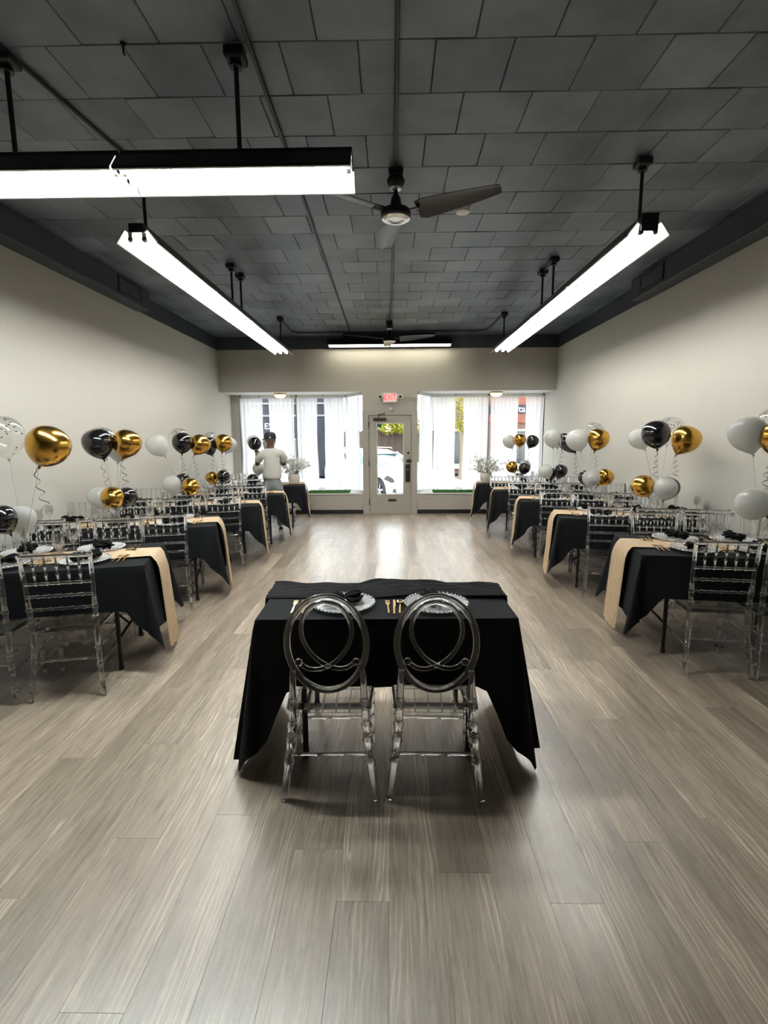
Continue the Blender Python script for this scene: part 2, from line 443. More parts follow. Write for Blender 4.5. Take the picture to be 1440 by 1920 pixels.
# floor slab with individual planks
fl = structure('floor', MB().bb(XL - 0.1, XR + 0.1, YR - 0.1, YB + 0.02, -0.12, -0.012), M['stem'], 'floor of greige wood-look planks running towards the shop windows', cat='floor')
PW = 0.186; GAP = 0.0005
pl_len = 1.5
plank_me = {}
def plank_mesh(w, l):
    key = (round(w, 3), round(l, 3))
    if key not in plank_me:
        mb = MB(); mb.box((0, 0, -0.006), (w - GAP, l - GAP, 0.012), None, 0.0004)
        plank_me[key] = mb.mesh('plank', M['plank'])
    return plank_me[key]
edges = []
x = -0.015 - PW * 19
while x < XR:
    edges.append(x); x += PW
rest = MB()
offs = [0.0, 0.52, 1.02, 0.27, 0.78, 1.28, 0.40, 0.9, 0.12, 0.65, 1.15]
nplank = 0
for i, x0 in enumerate(edges):
    x1 = min(x0 + PW, XR + 0.05); x0c = max(x0, XL - 0.05)
    if x1 - x0c < 0.01: continue
    y = 1.524 - pl_len + offs[(i * 7) % 11] * 1.0
    if i == 18: y = 1.524 - pl_len
    if i == 17: y = 1.745 - pl_len
    while y > 1.12: y -= pl_len
    rest.bb(x0c, x1 - GAP, YR - 0.05, y - GAP, -0.012, 0)
    while y < YB + 0.02:
        y1 = min(y + pl_len, YB + 0.02)
        if y1 - y > 0.02:
            put('plank', plank_mesh(x1 - x0c, y1 - y), fl, ((x0c + x1) / 2, (y + y1) / 2, 0)); nplank += 1
        y = y1
print('planks', nplank)
tag(rest.build('plank_field', M['plank'], fl), kind='stuff')

# ceiling slab with individual tiles
ce = structure('ceiling', MB().bb(XL - 0.1, XR + 0.1, YR - 0.1, YG + 0.1, ZC + 0.018, ZC + 0.2), M['black_paint'], 'black painted ceiling of square fibre tiles laid in running bond', cat='ceiling')
TS = 0.404
tile_me = {}
def tile_mesh(w, l):
    key = (round(w, 3), round(l, 3))
    if key not in tile_me:
        mb = MB(); mb.box((0, 0, 0.009), (w - 0.004, l - 0.004, 0.018), None, 0.004)
        tile_me[key] = mb.mesh('ceiling_tile', M['tile'])
    return tile_me[key]
cells = []
row = -22
while 2.881 + row * 0.408 < YB:
    y0 = 2.881 + row * 0.408; y1 = min(y0 + 0.408, YB)
    off = 0.234 if row % 2 == 0 else 0.432
    x = off - TS * 12
    while x < XR:
        a, c = max(x, XL), min(x + TS, XR)
        if c - a > 0.02 and y1 > YR: cells.append((a, c, max(y0, YR), y1))
        x += TS
    row += 1
inview = [c for c in cells if c[2] > 2.4 and abs((c[0] + c[1]) / 2 + 0.1) < c[3] * 0.86 + 0.2]
inview.sort(key=lambda c: c[2])
keep = set(inview[:300])
rest = MB()
for c in cells:
    a, d, y0, y1 = c
    if c in keep:
        put('ceiling_tile', tile_mesh(d - a, y1 - y0), ce, ((a + d) / 2, (y0 + y1) / 2, ZC), (random.gauss(0, 0.006), random.gauss(0, 0.006), 0))
    else:
        rest.box(((a + d) / 2, (y0 + y1) / 2, ZC + 0.009), (d - a - 0.004, y1 - y0 - 0.004, 0.018), None, 0.004)
tag(rest.build('tile_field', M['tile'], ce), kind='stuff')

def wall_side(name, x0, x1, label):
    w = structure(name, MB().bb(x0, x1, YR - 0.1, YG + 0.05, -0.12, ZW), M['wall'], label, cat='wall')
    MB().bb(x0, x1, YR - 0.1, YG + 0.05, ZW, ZC + 0.2).build('painted_band', M['black_paint'], w)
    return w
wall_side('wall_left', XL - 0.12, XL, 'cream painted wall along the left with black painted top band')
wall_side('wall_right', XR, XR + 0.12, 'cream painted wall along the right with black painted top band')
structure('wall_back', MB().bb(XL - 0.1, XR + 0.1, YR - 0.2, YR, -0.12, ZC + 0.2), M['back_wall'], 'taupe accent wall behind the viewer', cat='wall')

# front wall: header over the bays, knee walls, door surround
fw = put('wall_front', MB().bb(XL, XR, YB, YB + 0.12, ZH, ZW).mesh('wall_front', M['header']))
tag(fw, 'cream header wall above the two display windows and the door', 'wall', kind='structure')
MB().bb(XL, XR, YB, YB + 0.12, ZW, ZC + 0.02).build('painted_band', M['black_paint'], fw)
for x0, x1 in ((XL, -0.60), (0.52, XR)):
    MB().bb(x0, x1, YB, YB + 0.10, -0.02, ZS - 0.03).build('knee_wall', M['header'], fw)
MB().bb(-0.60, 0.52, YB, YB + 0.12, 2.06, ZH).build('door_head_panel', M['header'], fw)
for k, (x0, x1) in enumerate(((XL, -0.60), (0.52, XR))):
    structure('baseboard_' + ('left', 'right')[k], MB().bb(x0, x1, YB - 0.012, YB, 0, 0.085, 0.002), M['baseboard'], 'black vinyl baseboard under the ' + ('left', 'right')[k] + ' display window', cat='baseboard')
structure('baseboard_side_left', MB().bb(XL, XL + 0.012, YR, YB, 0, 0.085), M['baseboard'], 'black vinyl baseboard along the left wall', cat='baseboard')
structure('baseboard_side_right', MB().bb(XR - 0.012, XR, YR, YB, 0, 0.085), M['baseboard'], 'black vinyl baseboard along the right wall', cat='baseboard')

# bay decks and bay ceiling
SX = {'L': (-0.61, -1.00), 'R': (0.53, 0.86)}     # splayed return: at the door wall, at the glass
poly = [(XL, YB + 0.0), (-0.61, YB + 0.0), (-1.00, YG), (XL, YG)]
structure('window_deck_left', MB().prism(poly, ZS - 0.04, ZS), M['white'], 'white display deck inside the left shop window', cat='sill')
poly = [(0.53, YB + 0.0), (XR, YB + 0.0), (XR, YG), (0.86, YG)]
structure('window_deck_right', MB().prism(poly, ZS - 0.04, ZS), M['white'], 'white display deck inside the right shop window', cat='sill')
structure('bay_ceiling', MB().bb(XL, XR, YB + 0.12, YG + 0.25, ZH, ZH + 0.12), M['white'], 'white soffit over the display windows and the recessed entry', cat='ceiling')
structure('wall_outer', MB().bb(XL - 0.3, XR + 0.3, YG + 0.10, YG + 0.25, ZH + 0.12, ZC + 0.3), M['trim'], 'outer fascia above the shop windows', cat='wall')
# outer stall risers
mb = MB().bb(XL, -1.0, YG - 0.04, YG + 0.06, -0.25, ZS - 0.04)
mb.prism([(-1.02, YG - 0.02), (-0.98, YG + 0.06), (-0.58, YB + 0.12), (-0.64, YB + 0.1)], -0.25, ZS - 0.04)
structure('stall_riser_left', mb, M['trim'], 'low outer wall below the left shop window', cat='wall')
mb = MB().bb(0.86, XR, YG - 0.04, YG + 0.06, -0.25, ZS - 0.04)
mb.prism([(0.88, YG - 0.02), (0.84, YG + 0.06), (0.50, YB + 0.12), (0.56, YB + 0.1)], -0.25, ZS - 0.04)
structure('stall_riser_right', mb, M['trim'], 'low outer wall below the right shop window', cat='wall')

def window(name, label, xa, xb, mulls, ret):
    w = thing(name, label, 'window', (0, 0, 0), kind='structure')
    t = 0.045
    MB().bb(xa, xb, YG - 0.03, YG + 0.03, ZH - 0.07, ZH).build('frame_head', M['white'], w)
    MB().bb(xa, xb, YG - 0.03, YG + 0.03, ZS, ZS + 0.05).build('frame_sill', M['white'], w)
    xs = [xa] + list(mulls) + [xb]
    for x in xs:
        MB().bb(x - t / 2, x + t / 2, YG - 0.035, YG + 0.035, ZS, ZH, 0.004).build('mullion', M['window_frame'], w)
    for a, c in zip(xs[:-1], xs[1:]):
        MB().bb(a + t / 2, c - t / 2, YG - 0.004, YG + 0.004, ZS + 0.05, ZH - 0.07).build('pane', M['pane'], w)
    # splayed side light towards the door
    p0, p1 = Vector((ret[1], YG, 0)), Vector((ret[0], YB + 0.12, 0))
    d = (p1 - p0); L = d.length; ang = math.atan2(d.y, d.x); r = Matrix.Rotation(ang, 3, 'Z')
    mid = (p0 + p1) / 2
    MB().box((mid.x, mid.y, (ZS + ZH) / 2), (L - 0.05, 0.008, ZH - ZS - 0.1), r).build('pane', M['pane'], w)
    MB().box((mid.x, mid.y, ZS + 0.025), (L - 0.04, 0.05, 0.05), r).build('frame_sill', M['white'], w)
    MB().box((mid.x, mid.y, ZH - 0.03), (L - 0.04, 0.05, 0.06), r).build('frame_head', M['white'], w)
    return w
window('window_1', 'tall display window left of the door with splayed return', -3.34, -1.00, (-2.10,), SX['L'])
window('window_2', 'tall display window right of the door with splayed return', 0.86, 3.31, (2.11,), SX['R'])
structure('trim_1', MB().bb(XL, -3.365, YG - 0.06, YG + 0.04, ZS, ZH), M['trim'], 'grey pilaster between left wall and left display window', cat='trim')

# door
dr = thing('door_1', 'grey-green entrance door with tall glass pane and wide frame', 'door', (0, YB, 0), kind='structure')
DX0, DX1 = -0.475, 0.395
mb = MB().bb(-0.605, DX0 - 0.005, -0.03, 0.12, 0, 2.13); mb.bb(DX1 + 0.005, 0.525, -0.03, 0.12, 0, 2.13); mb.bb(DX0 - 0.005, DX1 + 0.005, -0.03, 0.12, 2.04, 2.13)
mb.build('door_frame', M['trim'], dr)
for x in (-0.545, 0.46):
    MB().box((x, -0.036, 0.09), (0.125, 0.016, 0.18), None, 0.004).build('plinth_block', M['trim'], dr)
gx0, gx1, gz0, gz1 = -0.318, 0.245, 0.40, 1.885
mb = MB().bb(DX0, gx0, 0.0, 0.045, 0.02, 2.03); mb.bb(gx1, DX1, 0.0, 0.045, 0.02, 2.03); mb.bb(gx0, gx1, 0.0, 0.045, 0.02, gz0); mb.bb(gx0, gx1, 0.0, 0.045, gz1, 2.03)
leaf = mb.build('door_leaf', M['trim'], dr)
mb = MB()
for a in ((gx0, gx0 + 0.018, gz0, gz1), (gx1 - 0.018, gx1, gz0, gz1), (gx0, gx1, gz0, gz0 + 0.018), (gx0, gx1, gz1 - 0.018, gz1)):
    mb.bb(a[0], a[1], -0.006, 0.0, a[2], a[3])
mb.build('glazing_bead', M['white'], leaf)
MB().bb(gx0, gx1, 0.018, 0.026, gz0, gz1).build('pane', M['pane'], dr)
mb = MB().bb(DX0 - 0.02, DX0 + 0.02, 0.05, 0.09, 0, 2.06); mb.bb(DX1 - 0.02, DX1 + 0.02, 0.05, 0.09, 0, 2.06); mb.bb(DX0, DX1, 0.05, 0.09, 2.01, 2.06)  # strips added behind the leaf to block daylight leaking through its gaps
mb.build('light_stop', M['trim'], dr)
MB().bb(-0.46, 0.46, -0.035, 0.14, 0, 0.018, 0.003).build('threshold', M['trim'], dr)
for z in (0.25, 1.05, 1.85):
    MB().tube([(DX0 - 0.003, -0.034, z - 0.06), (DX0 - 0.003, -0.034, z + 0.06)], 0.009, 8).build('hinge', M['chrome_dark'], dr, 40)
cl = MB().box((-0.25, -0.05, 1.955), (0.27, 0.06, 0.05), None, 0.008).build('door_closer', M['chrome_dark'], dr)
MB().tube([(-0.27, -0.05, 1.98), (-0.29, -0.10, 2.04), (-0.14, -0.05, 2.075)], 0.010, 6).build('closer_arm', M['chrome_dark'], cl)
MB().lathe([(0.0, -0.03), (0.022, -0.028), (0.026, -0.01), (0.026, 0.0)], 14, (0.335, 0, 1.27), Matrix.Rotation(-PI / 2, 3, 'X')).build('deadbolt', M['chrome_dark'], dr, 40)
mb = MB().sphere((0.345, -0.055, 1.105), (0.06, 0.028, 0.036), 14, 8); mb.tube([(0.345, -0.05, 1.105), (0.345, 0, 1.105)], 0.02, 10)
mb.build('door_handle', M['chrome_dark'], dr, 60)
lp = MB().box((0.325, -0.006, 0.85), (0.095, 0.012, 0.37), None, 0.003).build('lock_plate', M['chrome_dark'], dr)
MB().lathe([(0.012, -0.006), (0.012, 0.004)], 10, (0.325, -0.012, 0.92), Matrix.Rotation(PI / 2, 3, 'X')).build('lock_cylinder', M['nickel'], lp)
MB().box((0.0, -0.006, 0.285), (0.17, 0.012, 0.045), None, 0.003).build('mail_slot', M['chrome_dark'], dr)
mb = MB().prism([(-0.045, -0.04), (0.045, -0.04), (0.055, 0.0), (0.045, 0.04), (-0.045, 0.04)], -0.001, 0.001, lambda x, y, z: (-0.265 + x, 0.014 + z, 1.835 + y))
tag(mb.build('sticker', M['sticker'], dr), 'green sticker on door glass')
for x, z in ((0.39, 1.95),):
    MB().lathe([(0.0, -0.02), (0.022, -0.018), (0.026, 0)], 12, (x, -0.002, z), Matrix.Rotation(-PI / 2, 3, 'X')).build('door_sensor', M['trim'], dr, 50)
for z, w in ((1.262, 0.34), (1.228, 0.20), (1.20, 0.22)):
    mb = MB(); xx = -0.14
    while xx < -0.14 + w:
        l = random.uniform(0.012, 0.035); mb.bb(xx, xx + l, 0.0155, 0.017, z, z + 0.010); xx += l + 0.008
    mb.build('glass_lettering', M['window_frame'], dr)

# ------------------------------------------------------------------ text helper
def text_mesh(s, size, depth, mat, xs=1.0):
    cu = bpy.data.curves.new('lettering', 'FONT'); cu.body = s; cu.size = size; cu.extrude = depth
    cu.align_x = 'CENTER'; cu.align_y = 'CENTER'; cu.resolution_u = 3
    ob = bpy.data.objects.new('lettering', cu); COL.objects.link(ob)
    bpy.context.view_layer.update()
    me = bpy.data.meshes.new_from_object(ob.evaluated_get(bpy.context.evaluated_depsgraph_get()))
    bpy.data.objects.remove(ob)
    me.materials.clear(); me.materials.append(mat)
    for v in me.vertices: v.co.x *= xs
    me.name = 'lettering'
    return me

# exit sign
ex = thing('exit_sign', 'lit EXIT sign with red letters and two lamp heads above the door', 'sign', (-0.035, YB, 2.38))
mb = MB().box((0, -0.035, 0), (0.315, 0.07, 0.20), None, 0.006); mb.build('housing', M['plastic_white'], ex)
MB().box((0.0, -0.0715, 0.005), (0.25, 0.003, 0.15)).build('sign_face', M['exit_face'], ex)
put('lettering', text_mesh('EXIT', 0.165, 0.002, M['exit_red'], 0.72), ex, (0, -0.0745, 0.005), (PI / 2, 0, 0))
for s in (-1, 1):
    lh = MB().lathe([(0.0, 0.0), (0.026, 0.0), (0.042, 0.03), (0.045, 0.075), (0.038, 0.082)], 16, (s * 0.205, -0.03, 0.02), Matrix.Rotation(PI / 2, 3, 'X')).build('lamp_head', M['plastic_white'], ex, 40)
    MB().lathe([(0.036, 0.079), (0.02, 0.086), (0.0, 0.088)], 16, (s * 0.205, -0.03, 0.02), Matrix.Rotation(PI / 2, 3, 'X')).build('lens', M['chrome_dark'], lh, 60)
    MB().tube([(s * 0.15, -0.035, 0.02), (s * 0.19, -0.035, 0.02)], 0.012, 8).build('swivel_arm', M['plastic_white'], ex)
al = thing('alarm_sensor', 'small white sensor box below the EXIT sign', 'sensor', (-0.025, YB, 2.155))
MB().box((0, -0.025, 0.015), (0.085, 0.05, 0.055), None, 0.008).build('housing', M['plastic_white'], al)
MB().box((0, -0.022, -0.025), (0.075, 0.044, 0.024), None, 0.006).build('sensor_lens', M['trim'], al)
tag(MB().tube([(0.165, YB - 0.02, 2.40), (0.40, YB - 0.02, 2.395), (0.47, YB - 0.02, 2.375), (0.53, YB - 0.02, 2.36), (0.54, YB + 0.05, 2.36)], 0.011, 8).build('wall_conduit', M['trim'], None, 60), 'thin painted conduit running right from the EXIT sign', 'conduit')

# ------------------------------------------------------------------ ducts with registers
def duct(name, label, s, xw, y1):
    d = thing(name, label, 'duct', (xw, 0, 0))
    w = 0.20
    x0, x1 = (0, w) if s > 0 else (-w, 0)
    MB().bb(x0 + 0.002 * (s > 0), x1 - 0.002 * (s < 0), YR + 0.01, y1, ZW - 0.015, ZC - 0.006, 0.004).build('duct_body', M['black_paint'], d)
    xf = s * w
    yc = y1 - 0.52
    rg = MB()
    for a in ((yc - 0.28, yc - 0.25, 3.375, 3.57), (yc + 0.25, yc + 0.28, 3.375, 3.57), (yc - 0.25, yc + 0.25, 3.375, 3.40), (yc - 0.25, yc + 0.25, 3.545, 3.57)):
        rg.bb(xf, xf + s * 0.014, a[0], a[1], a[2], a[3])
    r = rg.build('register', M['black_metal'], d)
    for k in range(7):
        MB().box((xf + s * 0.008, yc, 3.412 + k * 0.021), (0.014, 0.5, 0.004), Matrix.Rotation(s * 0.6, 3, 'Y')).build('slat', M['black_metal'], r)
    return d
duct('air_duct', 'black air duct boxed along the top of the left wall', 1, XL, 7.2)
duct('air_duct', 'black air duct boxed along the top of the right wall', -1, XR, 6.95)

# ------------------------------------------------------------------ fluorescent fixtures
def fixture_parts(L, capped=False, lamp='tube'):
    """local: along +X from 0 to L, lip at z=0, channel on top"""
    hw, ch = 0.155, 0.055
    sp = []
    mb = MB().bb(0, L, -ch, ch, 0.075, 0.14, 0.004); sp.append(('channel', mb.mesh('channel', M['black_metal'])))
    nw = max(1, round(L / 1.22))
    for s in (-1, 1):
        for w in range(nw):
            xa, xb = L * w / nw + (0.008 if w else 0), L * (w + 1) / nw - (0.008 if w < nw - 1 else 0)
            prof = [(ch * s, 0.078), (s * 0.085, 0.10), (s * hw, 0.012), (s * hw, 0.0), (s * (hw - 0.014), 0.0), (s * (hw - 0.012), 0.008), (s * 0.083, 0.088), (ch * s, 0.070)]
            mb = MB().prism(prof, xa, xb, lambda x, y, z: (z, x, y))
            subs = []           # stiffening ribs inside the wing and its black painted back
            nr = max(2, int((xb - xa) / 0.30))
            for k in range(nr):
                xx = xa + (xb - xa) * (k + 0.5) / nr
                r = MB().prism([(s * 0.09, 0.080), (s * (hw - 0.016), 0.010), (s * (hw - 0.026), 0.010), (s * 0.09, 0.070)], xx - 0.002, xx + 0.002, lambda x, y, z: (z, x, y))
                subs.append(('rib', r.mesh('rib', M['reflector'])))
            outer = MB().prism([(s * 0.087, 0.1015), (s * (hw + 0.001), 0.0135), (s * (hw + 0.002), 0.001), (s * (hw + 0.003), 0.001), (s * (hw + 0.003), 0.014), (s * 0.087, 0.104)], xa, xb, lambda x, y, z: (z, x, y))
            subs.append(('painted_back', outer.mesh('painted_back', M['black_metal'])))
            sp.append(('reflector_wing', mb.mesh('reflector_wing', M['reflector']), subs))
    n = max(1, round(L / 1.22))
    for k in range(n):
        a, c = L * k / n + 0.03, L * (k + 1) / n - 0.03
        for s in (-1, 1):
            t = MB().tube([(a, s * 0.052, 0.030), (c, s * 0.052, 0.030)], 0.0185, 10)
            ends = []
            for xe, d in ((a, -1), (c, 1)):
                e2 = MB().tube([(xe + d * 0.0, s * 0.052, 0.030), (xe + d * 0.022, s * 0.052, 0.030)], 0.0195, 10)
                e2.box((xe + d * 0.016, s * 0.052, 0.055), (0.012, 0.03, 0.06))
                ends.append(('lamp_holder', e2.mesh('lamp_holder', M['plastic_white'])))
            sp.append(('fluorescent_tube', t.mesh('fluorescent_tube', M[lamp], 60), ends))
    if capped:
        sp.append(('end_cap', MB().bb(-0.012, 0.0, -0.06, 0.06, 0.03, 0.15).mesh('end_cap', M['black_metal'])))
    return sp
def fixture(label, L, loc, rz, capped=False, rods=(), lamp='tube'):
    f = thing('fluorescent_fixture', label, 'ceiling light', loc, rz, 'hanging fluorescent fixtures')
    parts(f, fixture_parts(L, capped, lamp))
    for rx in rods:
        h = ZC - loc[2]
        rd = MB().tube([(rx, 0, 0.13), (rx, 0, h - 0.06)], 0.013, 8).build('hanger_rod', M['black_metal'], f, 50)
        bx = MB().box((rx, 0, h - 0.03), (0.10, 0.10, 0.058), None, 0.01)
        bx.lathe([(0.034, h - 0.085), (0.030, h - 0.06)], 12, (rx, 0, 0))
        bx.build('junction_box', M['black_metal'], f)
    return f
ZL = 3.015
fixture('near long fluorescent fixture of the left row, open end towards viewer', 2.52, (-1.865, 3.90, ZL), PI / 2, False, (0.16, 2.26))
fixture('far long fluorescent fixture of the left row', 2.52, (-1.865, 6.44, ZL), PI / 2, False, (0.08, 2.32))
fixture('near long fluorescent fixture of the right row with dark end cap', 2.52, (1.845, 3.88, ZL), PI / 2, True, (0.16, 2.20))
fixture('far long fluorescent fixture of the right row', 2.52, (1.845, 6.42, ZL), PI / 2, False, (0.08, 2.20))
fixture('nearest crosswise fluorescent fixture, its right end short of the near fan', 1.225, (-1.43, 2.93, 2.965), 0, False, (0.62,), 'tube_new')
fixture('crosswise fluorescent fixture cut off by the left picture edge', 1.225, (-2.665, 2.93, 2.965), 0, False, (0.64,), 'tube_new')
ff = thing('fluorescent_fixture', 'crosswise fluorescent fixture tight under the ceiling near the front header', 'ceiling light', (-1.25, 10.16, 3.36), 0, 'hanging fluorescent fixtures')
parts(ff, fixture_parts(2.42, False, 'tube_old'))
MB().bb(0.3, 2.1, -0.04, 0.04, 0.13, ZC - 3.36).build('mounting_bracket', M['black_metal'], ff)

# ------------------------------------------------------------------ conduits on the ceiling
def conduit(label, path, r=0.012):
    c = MB().tube(path, r, 8).build('ceiling_conduit', M['black_metal'], None, 50)
    return tag(c, label, 'conduit')
zc = ZC - 0.014
conduit('black conduit along the middle of the ceiling leading to both fans', [(0.035, 1.0, zc), (0.033, 4.1, zc), (0.0, 7.7, zc), (-0.039, 9.1, zc)])
conduit('black conduit along the ceiling left of the fans', [(-0.70, 1.0, zc), (-0.72, 2.6, zc), (-0.80, 9.93, zc)])
conduit('black conduit above the nearest crosswise fixture at left', [(-2.02, 1.0, zc), (-2.0, 2.85, zc), (-1.87, 3.98, zc)])
conduit('bent black conduit crossing the far ceiling between the two light rows', [(-1.87, 8.77, zc), (-1.90, 9.85, zc), (-1.80, 10.0, zc), (1.65, 9.96, zc), (1.80, 9.85, zc), (1.845, 8.64, zc)])
conduit('short conduit joining two ceiling boxes over the left light row', [(-1.865, 6.19, zc - 0.02), (-1.865, 6.49, zc - 0.02)], 0.009)
conduit('short conduit joining two ceiling boxes over the right light row', [(1.845, 6.10, zc - 0.02), (1.845, 6.47, zc - 0.02)], 0.009)
hk = thing('ceiling_hook', 'small black hook stub on the ceiling above the cut-off fixture', 'hook', (-1.37, 2.87, ZC))
MB().lathe([(0.012, -0.012), (0.014, 0)], 10).build('hook_base', M['black_metal'], hk)
MB().tube([(0, 0, 0), (0, 0, -0.045), (0.008, 0, -0.055)], 0.005, 6).build('hook_shank', M['black_metal'], hk)
for (x, y, lab) in ((0.638, 4.822, 'round white smoke detector beside the near fan blade'), (0.574, 10.20, 'round white smoke detector near the far fan')):
    sd = thing('smoke_detector', lab, 'smoke detector', (x, y, ZC))
    MB().lathe([(0.062, 0.0), (0.066, -0.012), (0.060, -0.030), (0.04, -0.036), (0.0, -0.037)], 20).build('cover', M['plastic_white'], sd, 40)
    MB().lathe([(0.070, 0.0), (0.070, -0.006), (0.06, -0.008)], 20).build('mounting_plate', M['plastic_white'], sd, 40)

# ------------------------------------------------------------------ fans
def fan(label, loc, angles):
    f = thing('ceiling_fan', label, 'ceiling fan', (loc[0], loc[1], ZC))
    bx = MB().box((0, 0, -0.03), (0.11, 0.11, 0.06), None, 0.012); bx.build('junction_box', M['black_metal'], f)
    cn = MB().lathe([(0.055, -0.055), (0.068, -0.075), (0.066, -0.10), (0.045, -0.13), (0.018, -0.14)], 20).build('canopy', M['black_metal'], f, 40)
    MB().lathe([(0.046, -0.128), (0.040, -0.140), (0.020, -0.146)], 20).build('canopy_ring', M['nickel'], cn, 40)
    MB().tube([(0, 0, -0.12), (0, 0, -0.22)], 0.016, 10).build('down_rod', M['black_metal'], f, 50)
    MB().lathe([(0.018, -0.175), (0.036, -0.20), (0.048, -0.27), (0.05, -0.285)], 18).build('rod_cover', M['black_metal'], f, 40)
    mo = MB().lathe([(0.05, -0.275), (0.105, -0.285), (0.115, -0.30), (0.115, -0.335), (0.105, -0.345)], 24).build('motor_housing', M['black_metal'], f, 40)
    MB().lathe([(0.106, -0.340), (0.108, -0.350), (0.085, -0.362), (0.06, -0.362), (0.055, -0.352), (0.0, -0.352)], 24).build('trim_ring', M['nickel'], mo, 40)
    for a in angles:
        sec = []
        n = 10
        mb = MB()
        def bl(u, v, top):
            r = 0.17 + u * 0.63
            w = 0.195 * (1 - u) ** 0.8 + 0.085 * u + 0.01 * math.sin(PI * u)
            if u < 0.02: w *= 0.8
            y = (v - 0.42) * w
            tw = math.radians(20 - 8 * u)
            z = -math.sin(tw) * y + 0.012 * math.sin(PI * v) + (0.004 if top else 0.0) + 0.02 * u
            return (r, y * math.cos(tw), z - 0.305)
        nu, nv = 12, 6
        vs = [bl(i / nu, j / nv, t) for t in (0, 1) for j in range(nv + 1) for i in range(nu + 1)]
        fs = []; o2 = (nu + 1) * (nv + 1)
        for j in range(nv):
            for i in range(nu):
                q = j * (nu + 1) + i
                fs.append((q, q + nu + 1, q + nu + 2, q + 1)); fs.append((o2 + q, o2 + q + 1, o2 + q + nu + 2, o2 + q + nu + 1))
        for i in range(nu):
            fs.append((i, i + 1, o2 + i + 1, o2 + i)); q = nv * (nu + 1) + i; fs.append((q, o2 + q, o2 + q + 1, q + 1))
        for j in range(nv):
            q = j * (nu + 1); fs.append((q, o2 + q, o2 + q + nu + 1, q + nu + 1)); q += nu; fs.append((q, q + nu + 1, o2 + q + nu + 1, o2 + q))
        mb.add(vs, fs)
        bo = mb.build('blade', M['fan_black'], f, 40); bo.rotation_euler = (0, 0, math.radians(a))
        MB().box((0.135, 0, -0.300), (0.12, 0.05, 0.010), Matrix.Rotation(0.3, 3, 'X'), 0.003).build('blade_bracket', M['black_metal'], bo)
    return f
fan('near black three-blade ceiling fan hanging over the front table', (0.036, 4.138), (-24, 96, 214))
fan('far black three-blade ceiling fan in front of the header light', (-0.039, 9.158), (-15, 92, 200))

# ------------------------------------------------------------------ window bays: curtains, rods, lamps, turf
def curtain(label, p0, p1, z0, z1, seed, flare=0.0):
    rnd = random.Random(seed)
    p0, p1 = Vector(p0), Vector(p1)
    d = p1 - p0; L = d.length; t = d / L; nrm = Vector((-t.y, t.x, 0))
    k = max(3, int(L / 0.085))
    ph = [rnd.uniform(-0.6, 0.6) for _ in range(k + 2)]
    am = [rnd.uniform(0.6, 1.25) for _ in range(k + 2)]
    def fn(u, v):
        q = u * k; i = int(min(q, k - 1e-6))
        a = 0.034 * am[i] * (0.55 + 0.45 * (1 - v)) * math.sin(2 * PI * q + ph[i] * math.sin(PI * (q - i)) * 1.0)
        z = z0 + (z1 - z0) * v
        pinch = 1 - flare * math.sin(PI * min(1, (1 - v) * 1.1)) * 0.5
        off = (u - 0.5) * L * pinch + 0.012 * math.sin(9 * v + seed) * (1 - v)
        p = (p0 + p1) / 2 + t * off + nrm * a
        return (p.x, p.y, z)
    o = MB().grid(fn, k * 8, 14).build('sheer_curtain', M['voile'], None, 80)
    return tag(o, label, 'curtain', 'sheer window curtains')
YC = YG - 0.12
zl0, zl1 = ZS + 0.012, ZH - 0.075
for i, (a, c, lab) in enumerate(((-3.33, -2.82, 'white sheer curtain panel at the far left of the left window'), (-2.69, -2.13, 'white sheer curtain panel left of the left window mullion'),
        (-2.085, -1.63, 'white sheer curtain panel right of the left window mullion'), (-1.48, -1.04, 'white sheer curtain panel beside the corner post of the left window'),
        (0.90, 1.385, 'white sheer curtain panel beside the corner post of the right window'), (1.55, 2.10, 'white sheer curtain panel left of the right window mullion'),
        (2.14, 2.745, 'white sheer curtain panel right of the right window mullion'), (2.90, 3.29, 'white sheer curtain panel at the far right of the right window'))):
    curtain(lab, (a, YC, 0), (c, YC, 0), zl0, zl1, 10 + i, 0.10)
curtain('white sheer curtain on the splayed return left of the door', (-1.02, YG - 0.12, 0), (-0.68, YB + 0.16, 0), zl0, zl1, 31)
curtain('white sheer curtain on the splayed return right of the door', (0.58, YB + 0.16, 0), (0.88, YG - 0.12, 0), zl0, zl1, 32)
for lab, a, c in (('thin curtain rod across the left display window', -3.36, -1.03), ('thin curtain rod across the right display window', 0.90, 3.31)):
    r = thing('curtain_rod', lab, 'curtain rod', ((a + c) / 2, YC, ZH - 0.07))
    h = (c - a) / 2
    MB().tube([(-h, 0, 0), (h, 0, 0)], 0.008, 8).build('rod', M['white'], r, 50)
    for k in (-0.6, 0.0, 0.6):
        MB().tube([(h * k, 0, 0), (h * k, 0.01, 0.07)], 0.006, 6).build('bracket', M['window_frame'], r)
for lab, x in (('flush dome lamp glowing warm over the left display window', -2.36), ('flush dome lamp glowing warm over the right display window', 2.19)):
    l = thing('dome_lamp', lab, 'ceiling light', (x, YB + 0.36, ZH))
    MB().lathe([(0.135, 0.0), (0.14, -0.012), (0.128, -0.03), (0.11, -0.032)], 24).build('brass_rim', M['brass'], l, 40)
    MB().lathe([(0.122, -0.03), (0.115, -0.055), (0.085, -0.085), (0.035, -0.10), (0.0, -0.103)], 24).build('lamp_shade', M['lamp_glass'], l, 60)
    MB().lathe([(0.010, -0.100), (0.012, -0.112), (0.0, -0.12)], 10).build('finial', M['brass'], l, 50)
